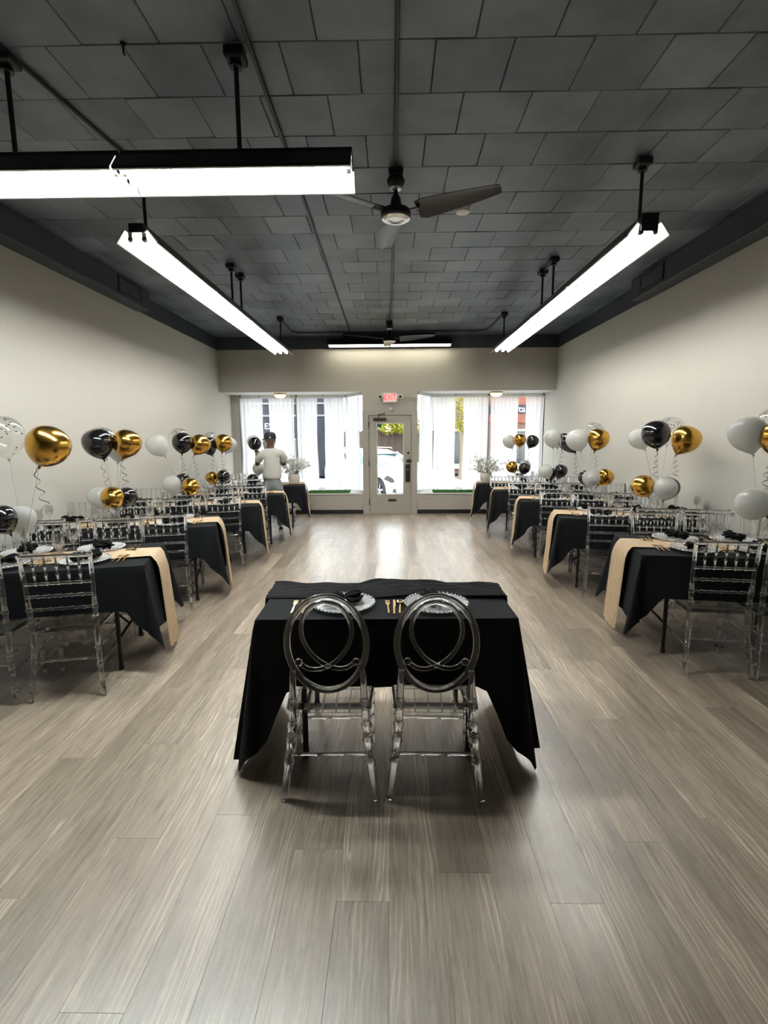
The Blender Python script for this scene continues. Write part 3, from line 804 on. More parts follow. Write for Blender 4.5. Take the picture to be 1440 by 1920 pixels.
def turf(label, x0, x1, y0, y1, seed):
    rnd = random.Random(seed)
    t = thing('turf_mat', label, 'turf mat', ((x0 + x1) / 2, (y0 + y1) / 2, ZS))
    hx, hy = (x1 - x0) / 2, (y1 - y0) / 2
    MB().box((0, 0, 0.006), (2 * hx, 2 * hy, 0.010), None, 0.002).build('backing', M['turf'], t)
    mb = MB()
    for _ in range(2600):
        x, y = rnd.uniform(-hx, hx), rnd.uniform(-hy, hy); a = rnd.uniform(0, PI); l = rnd.uniform(0.02, 0.038); w = 0.004
        dx, dy = math.cos(a) * w, math.sin(a) * w; bx, by = rnd.uniform(-0.012, 0.012), rnd.uniform(-0.012, 0.012)
        mb.add([(x - dx, y - dy, 0.01), (x + dx, y + dy, 0.01), (x + bx, y + by, 0.01 + l)], [(0, 1, 2)])
    tag(mb.build('grass_blades', M['turf'], t), kind='stuff')
turf('green artificial turf mat on the left window deck', -1.78, -0.90, YB + 0.02, YB + 0.42, 3)
turf('green artificial turf mat on the right window deck', 0.86, 1.90, YB + 0.02, YB + 0.40, 4)

# ------------------------------------------------------------------ street outside
M['concrete'] = pm('pale concrete', (0.50, 0.49, 0.47), 0.9, var=0.08, nscale=2)
M['asphalt'] = pm('asphalt', (0.16, 0.16, 0.165), 0.95, var=0.15, nscale=5)
M['navy_facade'] = pm('navy painted facade', (0.018, 0.02, 0.033), 0.7, var=0.2, nscale=2)
M['fence_wood'] = pm('weathered fence wood', (0.075, 0.05, 0.04), 0.85, var=0.3, nscale=8, stretch=(4, 4, 0.4))
M['leaf'] = pm('yellow green leaves', (0.30, 0.29, 0.015), 0.7, var=0.45, nscale=5)
M['car_paint'] = pm('white car paint', (0.72, 0.74, 0.75), 0.2, var=0.01, coat=0.6)
M['car_glass'] = pm('tinted car glass', (0.05, 0.10, 0.11), 0.12, var=0.05, spec=0.9)
M['tyre'] = pm('tyre rubber', (0.03, 0.03, 0.034), 0.8)
M['alloy'] = pm('alloy wheel', (0.55, 0.56, 0.58), 0.3, metal=0.8)
M['headlight'] = pm('headlight lens', (0.06, 0.065, 0.07), 0.15, var=0.3, nscale=20, spec=0.9)
M['dark_window'] = pm('dark shop glass', (0.02, 0.022, 0.026), 0.12, spec=0.8)
M['sign_orange'] = pm('orange sign board', (0.20, 0.06, 0.03), 0.6, var=0.3, nscale=3)
m, nt, N, Lk, b = newmat('red brick facade')
tc = N.new('ShaderNodeTexCoord'); bk = N.new('ShaderNodeTexBrick'); mp = N.new('ShaderNodeMapping'); mp.inputs['Rotation'].default_value = (PI / 2, 0, 0)
Lk.new(tc.outputs['Object'], mp.inputs[0]); Lk.new(mp.outputs[0], bk.inputs['Vector'])
bk.inputs['Color1'].default_value = (0.10, 0.035, 0.025, 1); bk.inputs['Color2'].default_value = (0.14, 0.05, 0.03, 1); bk.inputs['Mortar'].default_value = (0.35, 0.30, 0.26, 1)
bk.inputs['Scale'].default_value = 4.5; Lk.new(bk.outputs[0], b.inputs['Base Color']); b.inputs['Roughness'].default_value = 0.85
M['brick'] = m

ZG = -0.30
structure('sidewalk', MB().bb(-14, 16, YB + 0.13, 13.6, ZG - 0.1, ZG + 0.22), M['concrete'], 'pale concrete sidewalk outside the shop door', cat='sidewalk')
structure('street', MB().bb(-30, 34, 13.6, 45, ZG - 0.2, ZG), M['asphalt'], 'asphalt street beyond the sidewalk', cat='street')
structure('kerb', MB().bb(-14, 16, 13.5, 13.66, ZG - 0.1, ZG + 0.225, 0.01), M['concrete'], 'concrete kerb along the street', cat='kerb')
structure('far_sidewalk', MB().bb(-16, 18, 19.0, 21.8, ZG - 0.05, ZG + 0.10), M['concrete'], 'pale sidewalk on the far side of the street', cat='sidewalk')

# white car, nose to the right
car = thing('car', 'white crossover car parked outside the glass door', 'car', (-0.36, 16.12, ZG), math.radians(-56))
def car_layers(poly, ys, shrink, name, mat, parent, smooth=35):
    cx = sum(p[0] for p in poly) / len(poly); cz = sum(p[1] for p in poly) / len(poly)
    n = len(poly); vs = []; fs = []
    for y, k in zip(ys, shrink):
        for x, z in poly: vs.append((cx + (x - cx) * k, y, cz + (z - cz) * k))
    for l in range(len(ys) - 1):
        for i in range(n):
            j = (i + 1) % n; fs.append((l * n + i, l * n + j, (l + 1) * n + j, (l + 1) * n + i))
    fs.append(tuple(reversed(range(n)))); fs.append(tuple((len(ys) - 1) * n + i for i in range(n)))
    return MB().add(vs, fs).build(name, mat, parent, smooth)
body = [(-2.25, 0.45), (-2.28, 0.75), (-2.2, 0.98), (-1.6, 1.02), (0.75, 1.00), (1.25, 0.97), (1.75, 0.90), (2.08, 0.78), (2.2, 0.62), (2.22, 0.42), (2.12, 0.26)]
for xc in (1.28, -1.42):
    pass
def arch(xc): return [(xc + 0.42 * math.cos(a), 0.33 + 0.42 * math.sin(a)) for a in [PI * k / 8 for k in range(9)]]
bottom = [(1.75, 0.24)] + arch(1.28) + [(0.8, 0.22), (-0.95, 0.22)] + arch(-1.42) + [(-1.9, 0.26), (-2.2, 0.3)]
cb = car_layers(body + bottom, (-0.90, -0.82, 0.82, 0.90), (0.975, 1.0, 1.0, 0.975), 'body', M['car_paint'], car)
def cabin(zs, name, mat, parent, ins=0.0):
    lv = []
    for t, z in zs:
        x0 = -2.1 + 0.35 * t + ins; x1 = 0.95 - 1.05 * t - ins; w = 0.82 - 0.18 * t - ins
        lv.append([(x1, -w * 0.86, z), (x1 + 0.06 * (1 - t), 0, z), (x1, w * 0.86, z), (x1 - 0.2, w, z), (x0 + 0.15, w, z), (x0, w * 0.8, z), (x0, -w * 0.8, z), (x0 + 0.15, -w, z), (x1 - 0.2, -w, z)])
    n = 9; vs = [p for l in lv for p in l]; fs = [tuple(reversed(range(n))), tuple((len(lv) - 1) * n + i for i in range(n))]
    for l in range(len(lv) - 1):
        for i in range(n):
            j = (i + 1) % n; fs.append((l * n + i, l * n + j, (l + 1) * n + j, (l + 1) * n + i))
    return MB().add(vs, fs).build(name, mat, parent, 40)
cabin([(0, 0.98), (0.5, 1.20), (0.9, 1.37)], 'cabin_glass', M['car_glass'], car)
cabin([(0.86, 1.365), (1.0, 1.43), (1.25, 1.49), (1.7, 1.515)], 'roof', M['car_paint'], car, -0.004)
for y in (-1, 1):
    for (a, c) in (((0.74, 1.0), (-0.10, 1.40)), ((-0.55, 1.0), (-0.55, 1.40)), ((-1.75, 1.0), (-1.62, 1.40))):
        MB().tube([(a[0], y * 0.825, a[1]), (c[0], y * 0.675, c[1])], 0.035, 6).build('pillar', M['car_paint'], car)
    MB().tube([(-0.25, y * 0.60, 1.52), (-0.3, y * 0.6, 1.55), (-1.5, y * 0.6, 1.55), (-1.6, y * 0.6, 1.51)], 0.015, 6).build('roof_rail', M['alloy'], car)
    MB().prism([(1.55, 0.70), (1.95, 0.62), (2.12, 0.66), (2.0, 0.76), (1.72, 0.82)], 0, 0.03, lambda x, z, t: (x, y * (0.875 + t), z)).build('headlight', M['headlight'], car)
    MB().prism([(1.98, 0.36), (2.16, 0.36), (2.16, 0.48), (2.06, 0.46)], 0, 0.02, lambda x, z, t: (x, y * (0.885 + t), z)).build('fog_lamp', M['headlight'], car)
    mi = MB().box((0.62, y * 0.98, 1.02), (0.14, 0.2, 0.13), None, 0.03).build('side_mirror', M['car_paint'], car)
    for xc in (1.28, -1.42):
        wh = MB().lathe([(0.20, -0.10), (0.325, -0.10), (0.345, -0.06), (0.345, 0.06), (0.325, 0.10), (0.20, 0.10)], 28, (xc, y * 0.79, 0.345), Matrix.Rotation(PI / 2, 3, 'X'), True).build('wheel', M['tyre'], car, 35)
        rm_ = MB().lathe([(0.215, -0.085), (0.215, 0.085), (0.195, 0.085), (0.195, -0.085)], 28, (xc, y * 0.79, 0.345), Matrix.Rotation(PI / 2, 3, 'X'), True)
        for k in range(5):
            a = 2 * PI * k / 5 + 0.3
            rm_.box((xc + 0.11 * math.cos(a), y * 0.86, 0.345 + 0.11 * math.sin(a)), (0.19, 0.02, 0.055), Matrix.Rotation(-a, 3, 'Y'))
        rm_.lathe([(0.0, -0.01), (0.05, -0.01), (0.05, 0.01), (0.0, 0.01)], 14, (xc, y * 0.865, 0.345), Matrix.Rotation(PI / 2, 3, 'X'))
        rm_.build('rim', M['alloy'], wh)
        MB().lathe([(0.0, 0), (0.20, 0)], 20, (xc, y * 0.74, 0.345), Matrix.Rotation(PI / 2, 3, 'X')).build('brake_disc', M['tyre'], wh)

# fence with single boards
fe = thing('wooden_fence', 'weathered brown board fence behind the parked car', 'fence', (0.2, 21.9, ZG + 0.1))
bmesh_b = MB().prism([(-0.08, 0), (0.08, 0), (0.08, 2.04), (0.05, 2.1), (-0.05, 2.1), (-0.08, 2.04)], -0.008, 0.008, lambda x, z, y: (x, y, z)).mesh('board', M['fence_wood'])
for k in range(30):
    put('board', bmesh_b, fe, (-2.2 + k * 0.144, 0.018 * (k % 2), 0), (0, 0, 0), (1, 1, random.uniform(0.97, 1.02)))
for z in (0.4, 1.6):
    MB().bb(-2.3, 2.35, 0.012, 0.06, z, z + 0.09).build('rail', M['fence_wood'], fe)

def tree(label, loc, trunk_h, crowns, n, seed):
    rnd = random.Random(seed)
    t = thing('tree', label, 'tree', loc)
    mb = MB(); mb.tube([(0, 0, 0), (0.05, 0, trunk_h * 0.5), (0.0, 0.05, trunk_h)], [0.13, 0.10, 0.07], 8)
    for c in crowns:
        mb.tube([(0, 0, trunk_h * 0.7), tuple(x * 0.6 for x in c[0][:2]) + (trunk_h * 0.6 + c[0][2] * 0.4,), c[0]], [0.07, 0.04, 0.015], 6)
    mb.build('trunk', M['stem'], t, 60)
    mb = MB()
    for c, r in crowns:
        for _ in range(n):
            d = Vector((rnd.gauss(0, 1), rnd.gauss(0, 1), rnd.gauss(0, 1))).normalized() * r * rnd.uniform(0.35, 1.0)
            p = Vector(c) + Vector((d.x, d.y, d.z * 0.8))
            q = Quaternion((rnd.gauss(0, 1), rnd.gauss(0, 1), rnd.gauss(0, 1), rnd.gauss(0, 1))).normalized()
            s = rnd.uniform(0.06, 0.11)
            pts = [(-0.5, 0, 0), (0, 0.35, 0.08), (0.5, 0, 0), (0, -0.35, 0.08)]
            mb.add([p + q @ (Vector(a) * s) for a in pts], [(0, 1, 2), (0, 2, 3)])
    tag(mb.build('foliage', M['leaf'], t), kind='stuff')
tree('yellow-green tree leaning over the board fence', (0.6, 22.6, ZG), 2.6, [((-1.2, -1.1, 2.42), 0.40), ((-0.8, -1.1, 2.32), 0.42), ((-0.4, -1.1, 2.36), 0.38), ((0.0, -1.1, 2.22), 0.40), ((0.5, -1.0, 2.4), 0.45), ((-0.9, -1.0, 2.8), 0.5), ((-0.2, -1.0, 2.8), 0.5), ((-0.6, -0.4, 3.4), 0.9), ((0.3, 0, 3.8), 0.9)], 420, 5)
tree('yellow-green tree seen between the right curtains', (2.9, 21.2, ZG), 2.4, [((-0.1, -0.1, 3.3), 0.85), ((0.2, 0, 2.4), 0.55), ((-0.2, 0, 4.2), 0.8)], 700, 6)

nb = thing('shop_building', 'dark navy shop front across the street at left', 'building', (-6.3, 23.4, ZG + 0.1))
MB().bb(-4.6, 3.7, 0, 4, 0, 4.2).build('wall', M['navy_facade'], nb)
for x in (-3.4, -1.7, 2.2):
    f = MB().bb(x - 0.65, x + 0.65, -0.04, 0.0, 0.6, 1.75).build('window_frame', M['window_frame'], nb)
    MB().bb(x - 0.58, x + 0.58, -0.06, -0.03, 0.67, 1.68).build('pane', M['dark_window'], f)
for z in (2.75, 3.3):
    MB().bb(-4.6, 3.7, -0.05, 0.0, z, z + 0.08).build('cornice', M['window_frame'], nb)
put('lettering', text_mesh('ES', 0.40, 0.01, M['letter_white']), nb, (0.60, -0.02, 2.30), (PI / 2, 0, 0))

rb = thing('brick_building', 'red brick shop with orange sign across the street at right', 'building', (8.2, 24.4, ZG + 0.1))
MB().bb(-6.0, 6, 0, 4, 0, 5.2).build('wall', M['brick'], rb)
MB().bb(-4.2, 5.8, -0.10, 0.0, 2.42, 3.76).build('sign_board', M['sign_orange'], rb)
MB().bb(-4.2, 5.8, -0.115, -0.10, 2.84, 3.26).build('sign_band', M['navy_facade'], rb)
put('lettering', text_mesh('nta', 0.44, 0.01, M['letter_white']), rb, (-2.16, -0.125, 3.06), (PI / 2, 0, 0))
for x in (-4.9, -2.3, 0.3, 2.9):
    f = MB().bb(x - 1.0, x + 1.0, -0.06, 0.0, 0.25, 2.12).build('window_frame', M['white'], rb)
    MB().bb(x - 0.92, x + 0.92, -0.08, -0.04, 0.5, 2.04).build('pane', M['dark_window'], f)

# ------------------------------------------------------------------ chair kits
def ring_bumps(mb, p, d, r, n=8, w=0.008):
    p, d = Vector(p), Vector(d).normalized()
    mb.tube([p - d * w, p - d * w * 0.5, p + d * w * 0.5, p + d * w], [r * 0.9, r * 1.35, r * 1.35, r * 0.9], n)

def bump_tube(a, c, r, bumps, n=8, k=1.4, w=0.009):
    """one smooth tube from a to c with bamboo-like collars at the given fractions"""
    a, c = Vector(a), Vector(c); L = (c - a).length
    st = [(0.0, r)]
    for t in sorted(bumps):
        d = w / L
        st += [(t - d, r), (t - d * 0.45, r * k), (t + d * 0.45, r * k), (t + d, r)]
    st.append((1.0, r))
    return [a.lerp(c, t) for t, _ in st], [q for _, q in st], n

def poly_tube(pts, r, bumps=(), n=8, k=1.35, w=0.009):
    pts = [Vector(p) for p in pts]
    seg = [(pts[i + 1] - pts[i]).length for i in range(len(pts) - 1)]
    tot = sum(seg); cum = [0]
    for s in seg: cum.append(cum[-1] + s)
    rr = r if callable(r) else (lambda t: r)
    st = [(cum[i] / tot, rr(cum[i] / tot)) for i in range(len(pts))]
    d = w / tot
    for t in bumps:
        st += [(t - d, rr(t)), (t - d * 0.45, rr(t) * k), (t + d * 0.45, rr(t) * k), (t + d, rr(t))]
    st.sort(key=lambda q: q[0])
    out = []
    for t, q in st:
        s = min(max(t, 0), 1) * tot
        i = max(j for j in range(len(seg)) if cum[j] <= s + 1e-9)
        out.append((pts[i].lerp(pts[i + 1], (s - cum[i]) / seg[i]), q))
    mb = MB(); mb.tube([p for p, _ in out], [q for _, q in out], n)
    return mb

A = M['acrylic']
def chiavari_kit():
    sp = []
    seat = MB()
    pts = [(-0.195, -0.185), (0.195, -0.185), (0.205, 0.10), (0.195, 0.20), (-0.195, 0.20), (-0.205, 0.10)]
    ins = [(x * 0.95, y * 0.95) for x, y in pts]
    n = 6
    vs = [(x, y, 0.418) for x, y in ins] + [(x, y, 0.424) for x, y in pts] + [(x, y, 0.438) for x, y in pts] + [(x, y, 0.445) for x, y in ins]
    fs = [tuple(reversed(range(n))), tuple(range(3 * n, 4 * n))] + [(l * n + i, l * n + (i + 1) % n, (l + 1) * n + (i + 1) % n, (l + 1) * n + i) for l in range(3) for i in range(n)]
    seat.add(vs, fs)
    sp.append(('seat', seat.mesh('seat', A)))
    for s in (-1, 1):
        mb = poly_tube([(s * 0.205, -0.245, 0.0), (s * 0.180, -0.195, 0.30), (s * 0.178, -0.185, 0.44), (s * 0.185, -0.20, 0.70), (s * 0.192, -0.225, 0.925)],
                       lambda t: 0.013 + 0.004 * math.sin(PI * min(1, t * 1.2)), (0.10, 0.22, 0.33, 0.53, 0.62, 0.985), 8)
        sp.append(('rear_leg', mb.mesh('rear_leg', A, 50)))
        mb = poly_tube([(s * 0.190, 0.195, 0.0), (s * 0.183, 0.175, 0.30), (s * 0.183, 0.170, 0.425)], lambda t: 0.012 + 0.005 * t, (0.06, 0.38, 0.62, 0.85), 8)
        sp.append(('front_leg', mb.mesh('front_leg', A, 50)))
        for z0, z1 in ((0.30, 0.30), (0.18, 0.20)):
            mb = poly_tube([(s * 0.185, -0.195, z0), (s * 0.183, 0.175, z1)], 0.008, (0.25, 0.5, 0.75), 6)
            sp.append(('stretcher', mb.mesh('stretcher', A, 50)))
    for z in (0.33, 0.22):
        mb = poly_tube([(-0.183, 0.173, z), (0.183, 0.173, z)], 0.008, (0.25, 0.5, 0.75), 6); sp.append(('stretcher', mb.mesh('stretcher', A, 50)))
    mb = poly_tube([(-0.18, -0.20, 0.24), (0.18, -0.20, 0.24)], 0.008, (0.25, 0.5, 0.75), 6); sp.append(('stretcher', mb.mesh('stretcher', A, 50)))
    def by(z): return -0.185 - (z - 0.44) * 0.083
    mb = poly_tube([(-0.19, by(0.905), 0.905), (0.19, by(0.905), 0.905)], 0.0125, (), 8); sp.append(('top_rail', mb.mesh('top_rail', A, 50)))
    for z in (0.735, 0.655, 0.572):
        mb = poly_tube([(-0.185, by(z), z), (0.185, by(z), z)], 0.0095, (0.17, 0.33, 0.5, 0.67, 0.83), 8, 1.3); sp.append(('back_rail', mb.mesh('back_rail', A, 50)))
    for k in range(5):
        x = -0.125 + k * 0.0625
        mb = poly_tube([(x, by(0.735), 0.735), (x, by(0.905), 0.905)], lambda t: 0.0065, (0.32, 0.62), 6, 1.6); sp.append(('spindle', mb.mesh('spindle', A, 50)))
    return sp
CHAIR = chiavari_kit()

def oval_kit():
    sp = []
    seat = MB()
    pts = [(-0.185, -0.19), (0.185, -0.19), (0.205, 0.08), (0.19, 0.205), (-0.19, 0.205), (-0.205, 0.08)]
    ins = [(x * 0.95, y * 0.95) for x, y in pts]; n = 6
    vs = [(x, y, 0.405) for x, y in ins] + [(x, y, 0.412) for x, y in pts] + [(x, y, 0.430) for x, y in pts] + [(x, y, 0.438) for x, y in ins]
    fs = [tuple(reversed(range(n))), tuple(range(3 * n, 4 * n))] + [(l * n + i, l * n + (i + 1) % n, (l + 1) * n + (i + 1) % n, (l + 1) * n + i) for l in range(3) for i in range(n)]
    seat.add(vs, fs)
    ribs = MB()
    for k in range(6): ribs.bb(-0.15 + k * 0.06 - 0.003, -0.15 + k * 0.06 + 0.003, -0.17, 0.18, 0.385, 0.405)
    for y in (-0.17, 0.0, 0.17): ribs.bb(-0.17, 0.17, y - 0.003, y + 0.003, 0.385, 0.405)
    sp.append(('seat', seat.mesh('seat', A), [('seat_ribs', ribs.mesh('seat_ribs', A))]))
    for s in (-1, 1):
        mb = poly_tube([(s * 0.205, -0.225, 0.0), (s * 0.175, -0.19, 0.22), (s * 0.162, -0.18, 0.36), (s * 0.158, -0.185, 0.46), (s * 0.152, -0.20, 0.60)],
                       lambda t: 0.0115 + 0.009 * math.sin(PI * min(1, 0.15 + t * 0.8)), (0.28, 0.44, 0.56, 0.74), 10, 1.25, 0.012)
        sp.append(('rear_leg', mb.mesh('rear_leg', A, 50)))
        mb = poly_tube([(s * 0.185, 0.20, 0.0), (s * 0.18, 0.18, 0.30), (s * 0.18, 0.175, 0.41)], lambda t: 0.011 + 0.005 * t, (0.10, 0.36, 0.52, 0.70, 0.88), 10, 1.3, 0.010)
        sp.append(('front_leg', mb.mesh('front_leg', A, 50)))
        for z in (0.28, 0.17):
            mb = poly_tube([(s * 0.172, -0.19, z), (s * 0.18, 0.18, z)], 0.008, (0.25, 0.5, 0.75), 8); sp.append(('stretcher', mb.mesh('stretcher', A, 50)))
    for y, z in ((0.18, 0.30), (0.185, 0.15)):
        mb = poly_tube([(-0.18, y, z), (0.18, y, z)], 0.0085, (0.33, 0.67), 8); sp.append(('stretcher', mb.mesh('stretcher', A, 50)))
    mb = poly_tube([(-0.17, -0.192, 0.20), (0.17, -0.192, 0.20)], 0.0085, (0.33, 0.67), 8); sp.append(('stretcher', mb.mesh('stretcher', A, 50)))
    def P(x, z): return (x, -0.185 - (z - 0.46) * 0.10, z)
    zc0 = 0.722
    path = [P(0.170 * math.cos(2 * PI * k / 56), zc0 + 0.218 * math.sin(2 * PI * k / 56)) for k in range(56)]
    mb = MB().tube(path, 0.0155, 10, True); sp.append(('oval_frame', mb.mesh('oval_frame', A, 60)))
    ctrl = [(0.0, 0.915), (-0.06, 0.895), (-0.098, 0.84), (-0.108, 0.775), (-0.088, 0.71), (-0.045, 0.652), (0.0, 0.622), (0.045, 0.607), (0.085, 0.612), (0.118, 0.636)]
    def cr(pts, m=6):
        out = []
        for i in range(len(pts) - 1):
            p0 = Vector(pts[max(i - 1, 0)]); p1 = Vector(pts[i]); p2 = Vector(pts[i + 1]); p3 = Vector(pts[min(i + 2, len(pts) - 1)])
            for k in range(m):
                t = k / m
                out.append(0.5 * ((2 * p1) + (p2 - p0) * t + (2 * p0 - 5 * p1 + 4 * p2 - p3) * t * t + (3 * p1 - p0 - 3 * p2 + p3) * t ** 3))
        out.append(Vector(pts[-1])); return out
    for s in (-1, 1):
        q = [P(s * v.x, v.y) for v in cr(ctrl)]
        q = [(x, y + s * 0.004, z) for x, y, z in q]
        mb = MB().tube(q, 0.0105, 8)
        fin = MB().sphere(P(s * 0.124, 0.640), 0.017, 12, 8)
        sp.append(('loop', mb.mesh('loop', A, 60), [('finial', fin.mesh('finial', A, 60))]))
    return sp
A = M['acrylic_thick']
OVAL = oval_kit()

# ------------------------------------------------------------------ tables and cloths
def leg_kit(L, D):
    sp = [('table_top', MB().box((0, 0, 0.725), (L, D, 0.045), None, 0.008).mesh('table_top', M['table_top']))]
    for sx in (-1, 1):
        x = sx * (L / 2 - 0.20)
        for sy in (-1, 1):
            y = sy * (D / 2 - 0.07)
            mb = MB().tube([(x, y, 0.0), (x, y, 0.70)], 0.0145, 8)
            foot = MB().lathe([(0.018, 0.0), (0.018, 0.03), (0.0145, 0.035)], 10, (x, y, 0.0))
            sp.append(('leg', mb.mesh('leg', M['leg_grey'], 50), [('foot_cap', foot.mesh('foot_cap', M['baseboard'], 40))]))
        sp.append(('leg_crossbar', MB().tube([(x, -D / 2 + 0.07, 0.22), (x, D / 2 - 0.07, 0.22)], 0.011, 6).mesh('leg_crossbar', M['leg_grey'], 50)))
        sp.append(('folding_brace', MB().tube([(x, 0, 0.22), (sx * 0.12, 0, 0.70)], 0.009, 6).mesh('folding_brace', M['leg_grey'], 50)))
    return sp

def cloth_mesh(L, D, ox, oy, zt, seed, flare=0.07, bulge=0.18, rip=0.016, wallk=1.0, dip=0.55, dipw=0.15, rmax=0.585):
    """ox, oy: (minus side, plus side) overhangs; the corner falls in a hanging point"""
    rnd = random.Random(seed)
    ph = [rnd.uniform(0, 6.28) for _ in range(12)]
    def axis(h, o, ni, no):
        a = [-h - o[0] + o[0] * k / no for k in range(no)] + [-h + 2 * h * k / ni for k in range(ni + 1)] + [h + o[1] * (k + 1) / no for k in range(no)]
        return a
    hx, hy = L / 2 + 0.008, D / 2 + 0.008
    us = axis(hx, ox, 26, 14); vs_ = axis(hy, oy, 16, 14)
    def pos(s, t):
        ax, ay = max(0, abs(s) - hx), max(0, abs(t) - hy)
        sx, sy = (1 if s > 0 else -1), (1 if t > 0 else -1)
        if ax == 0 and ay == 0: return (s, t, zt)
        if ay == 0:
            q = 0 if sx < 0 else 3
            w = rip * (ax / 0.4) * (1.2 + math.sin(t * 9 + ph[q]) + 0.5 * math.sin(t * 19 + ph[q + 1]))
            return (sx * (hx + (flare * ax + abs(w) * 0.8) * (1 if sx > 0 else wallk) + 0.004), t, zt - ax * 0.993)
        if ax == 0:
            q = 6 if sy < 0 else 9
            w = rip * (ay / 0.4) * (1.2 + math.sin(s * 7 + ph[q]) + 0.6 * math.sin(s * 15 + ph[q + 1])) * 0.5
            e_ = min(1, max(0, (s * (1 if s > 0 else wallk) - (hx - dipw)) / dipw)) if s > 0 else min(1, max(0, (-s - (hx - dipw)) / dipw)) * (1 if wallk > 0.5 else 0)
            e_ = e_ * e_ * (3 - 2 * e_)
            return (s, sy * (hy + flare * ay * (0.5 + 0.9 * e_ * dip) + abs(w) * 0.7 + 0.004 + 0.03 * math.sin(PI * e_) * ay), zt - ay * 0.996 * (1 + dip * e_))
        dk = dip if (sx > 0 or wallk > 0.5) else 0
        r = min(math.hypot(ax, ay * (1 + dk)), rmax); phi = math.atan2(ay, ax)
        fold = bulge * math.sin(2 * phi) * (0.85 + 0.15 * math.sin(phi * 4 + ph[2]))
        if sx < 0: fold *= wallk
        o = (flare * (1 - (0.5 - 0.45 * dip) * math.sin(phi)) * (1 if sx > 0 else wallk) + fold) * r + 0.004
        z = zt - r * (0.993 - 0.5 * fold * fold)
        return (sx * (hx + o * math.cos(phi)), sy * (hy + o * math.sin(phi)), z)
    P = []
    for t in vs_:
        for s in us:
            x, y, z = pos(s, t)
            zz = max(z, 0.010)
            if z < 0.010:           # cloth that reaches the floor spreads a little
                k = (0.010 - z); d = Vector((x, y)).normalized(); x += d.x * k * 0.5; y += d.y * k * 0.5
            P.append((x, y, zz))
    n = len(us); fs = []
    for j in range(len(vs_) - 1):
        for i in range(n - 1):
            q = j * n + i; fs.append((q, q + 1, q + n + 1, q + n))
    mb = MB(); mb.add(P, fs)
    return mb.mesh('tablecloth', M['cloth'], 70)

def runner_mesh(L, w, drop, zt, seed, flare=0.07, y0=0.0, mat=None, wall=0.0):
    rnd = random.Random(seed); ph = [rnd.uniform(0, 6.28) for _ in range(6)]
    m_ = 14; hx = L / 2 + 0.012
    P = []
    ss = [-hx + 0.04 + (2 * hx - 0.04) * k / 26 for k in range(27)] + [hx + 0.006, hx + 0.016, hx + 0.034] + [hx + 0.034 + (drop - 0.034) * k / 14 for k in range(1, 15)]
    n = len(ss) - 1
    for j in range(m_ + 1):
        for i in range(n + 1):
            s = ss[i]
            v = (j / m_ - 0.5)
            if s <= hx:
                y = y0 + v * w * (1 + 0.05 * math.sin(s * 5 + ph[0])) + 0.012 * math.sin(s * 4 + ph[1])
                z = zt + 0.0035 * (1 + math.sin(v * 46 + s * 6 + ph[2])) + 0.002 * (1 + math.sin(v * 90 + s * 3))
                P.append((s, y, z))
            else:
                d = s - hx
                y = y0 + v * w * (1 - 0.18 * d / drop) + 0.012 * math.sin(hx * 4 + ph[1]) + 0.02 * math.sin(d * 3 + ph[3]) * d
                o = flare * d + 0.010 * min(1, d * 160) + 0.020 * min(1, d * 25) + 0.014 * math.sin(v * 34 + ph[2] + 2 * d) * min(1, d * 8) + 0.018 * min(1, d * 10)
                z = zt + 0.006 * max(0, 1 - d * 60) - d * 0.995 + 0.012 * math.sin(v * 60 + ph[4]) * (d / drop) ** 6
                P.append((hx + o, y, max(z, 0.008)))
    fs = []
    for j in range(m_):
        for i in range(n):
            q = j * (n + 1) + i; fs.append((q, q + 1, q + n + 2, q + n + 1))
    mb = MB(); mb.add(P, fs)
    return mb.mesh('table_runner', mat or M['gauze'], 180)

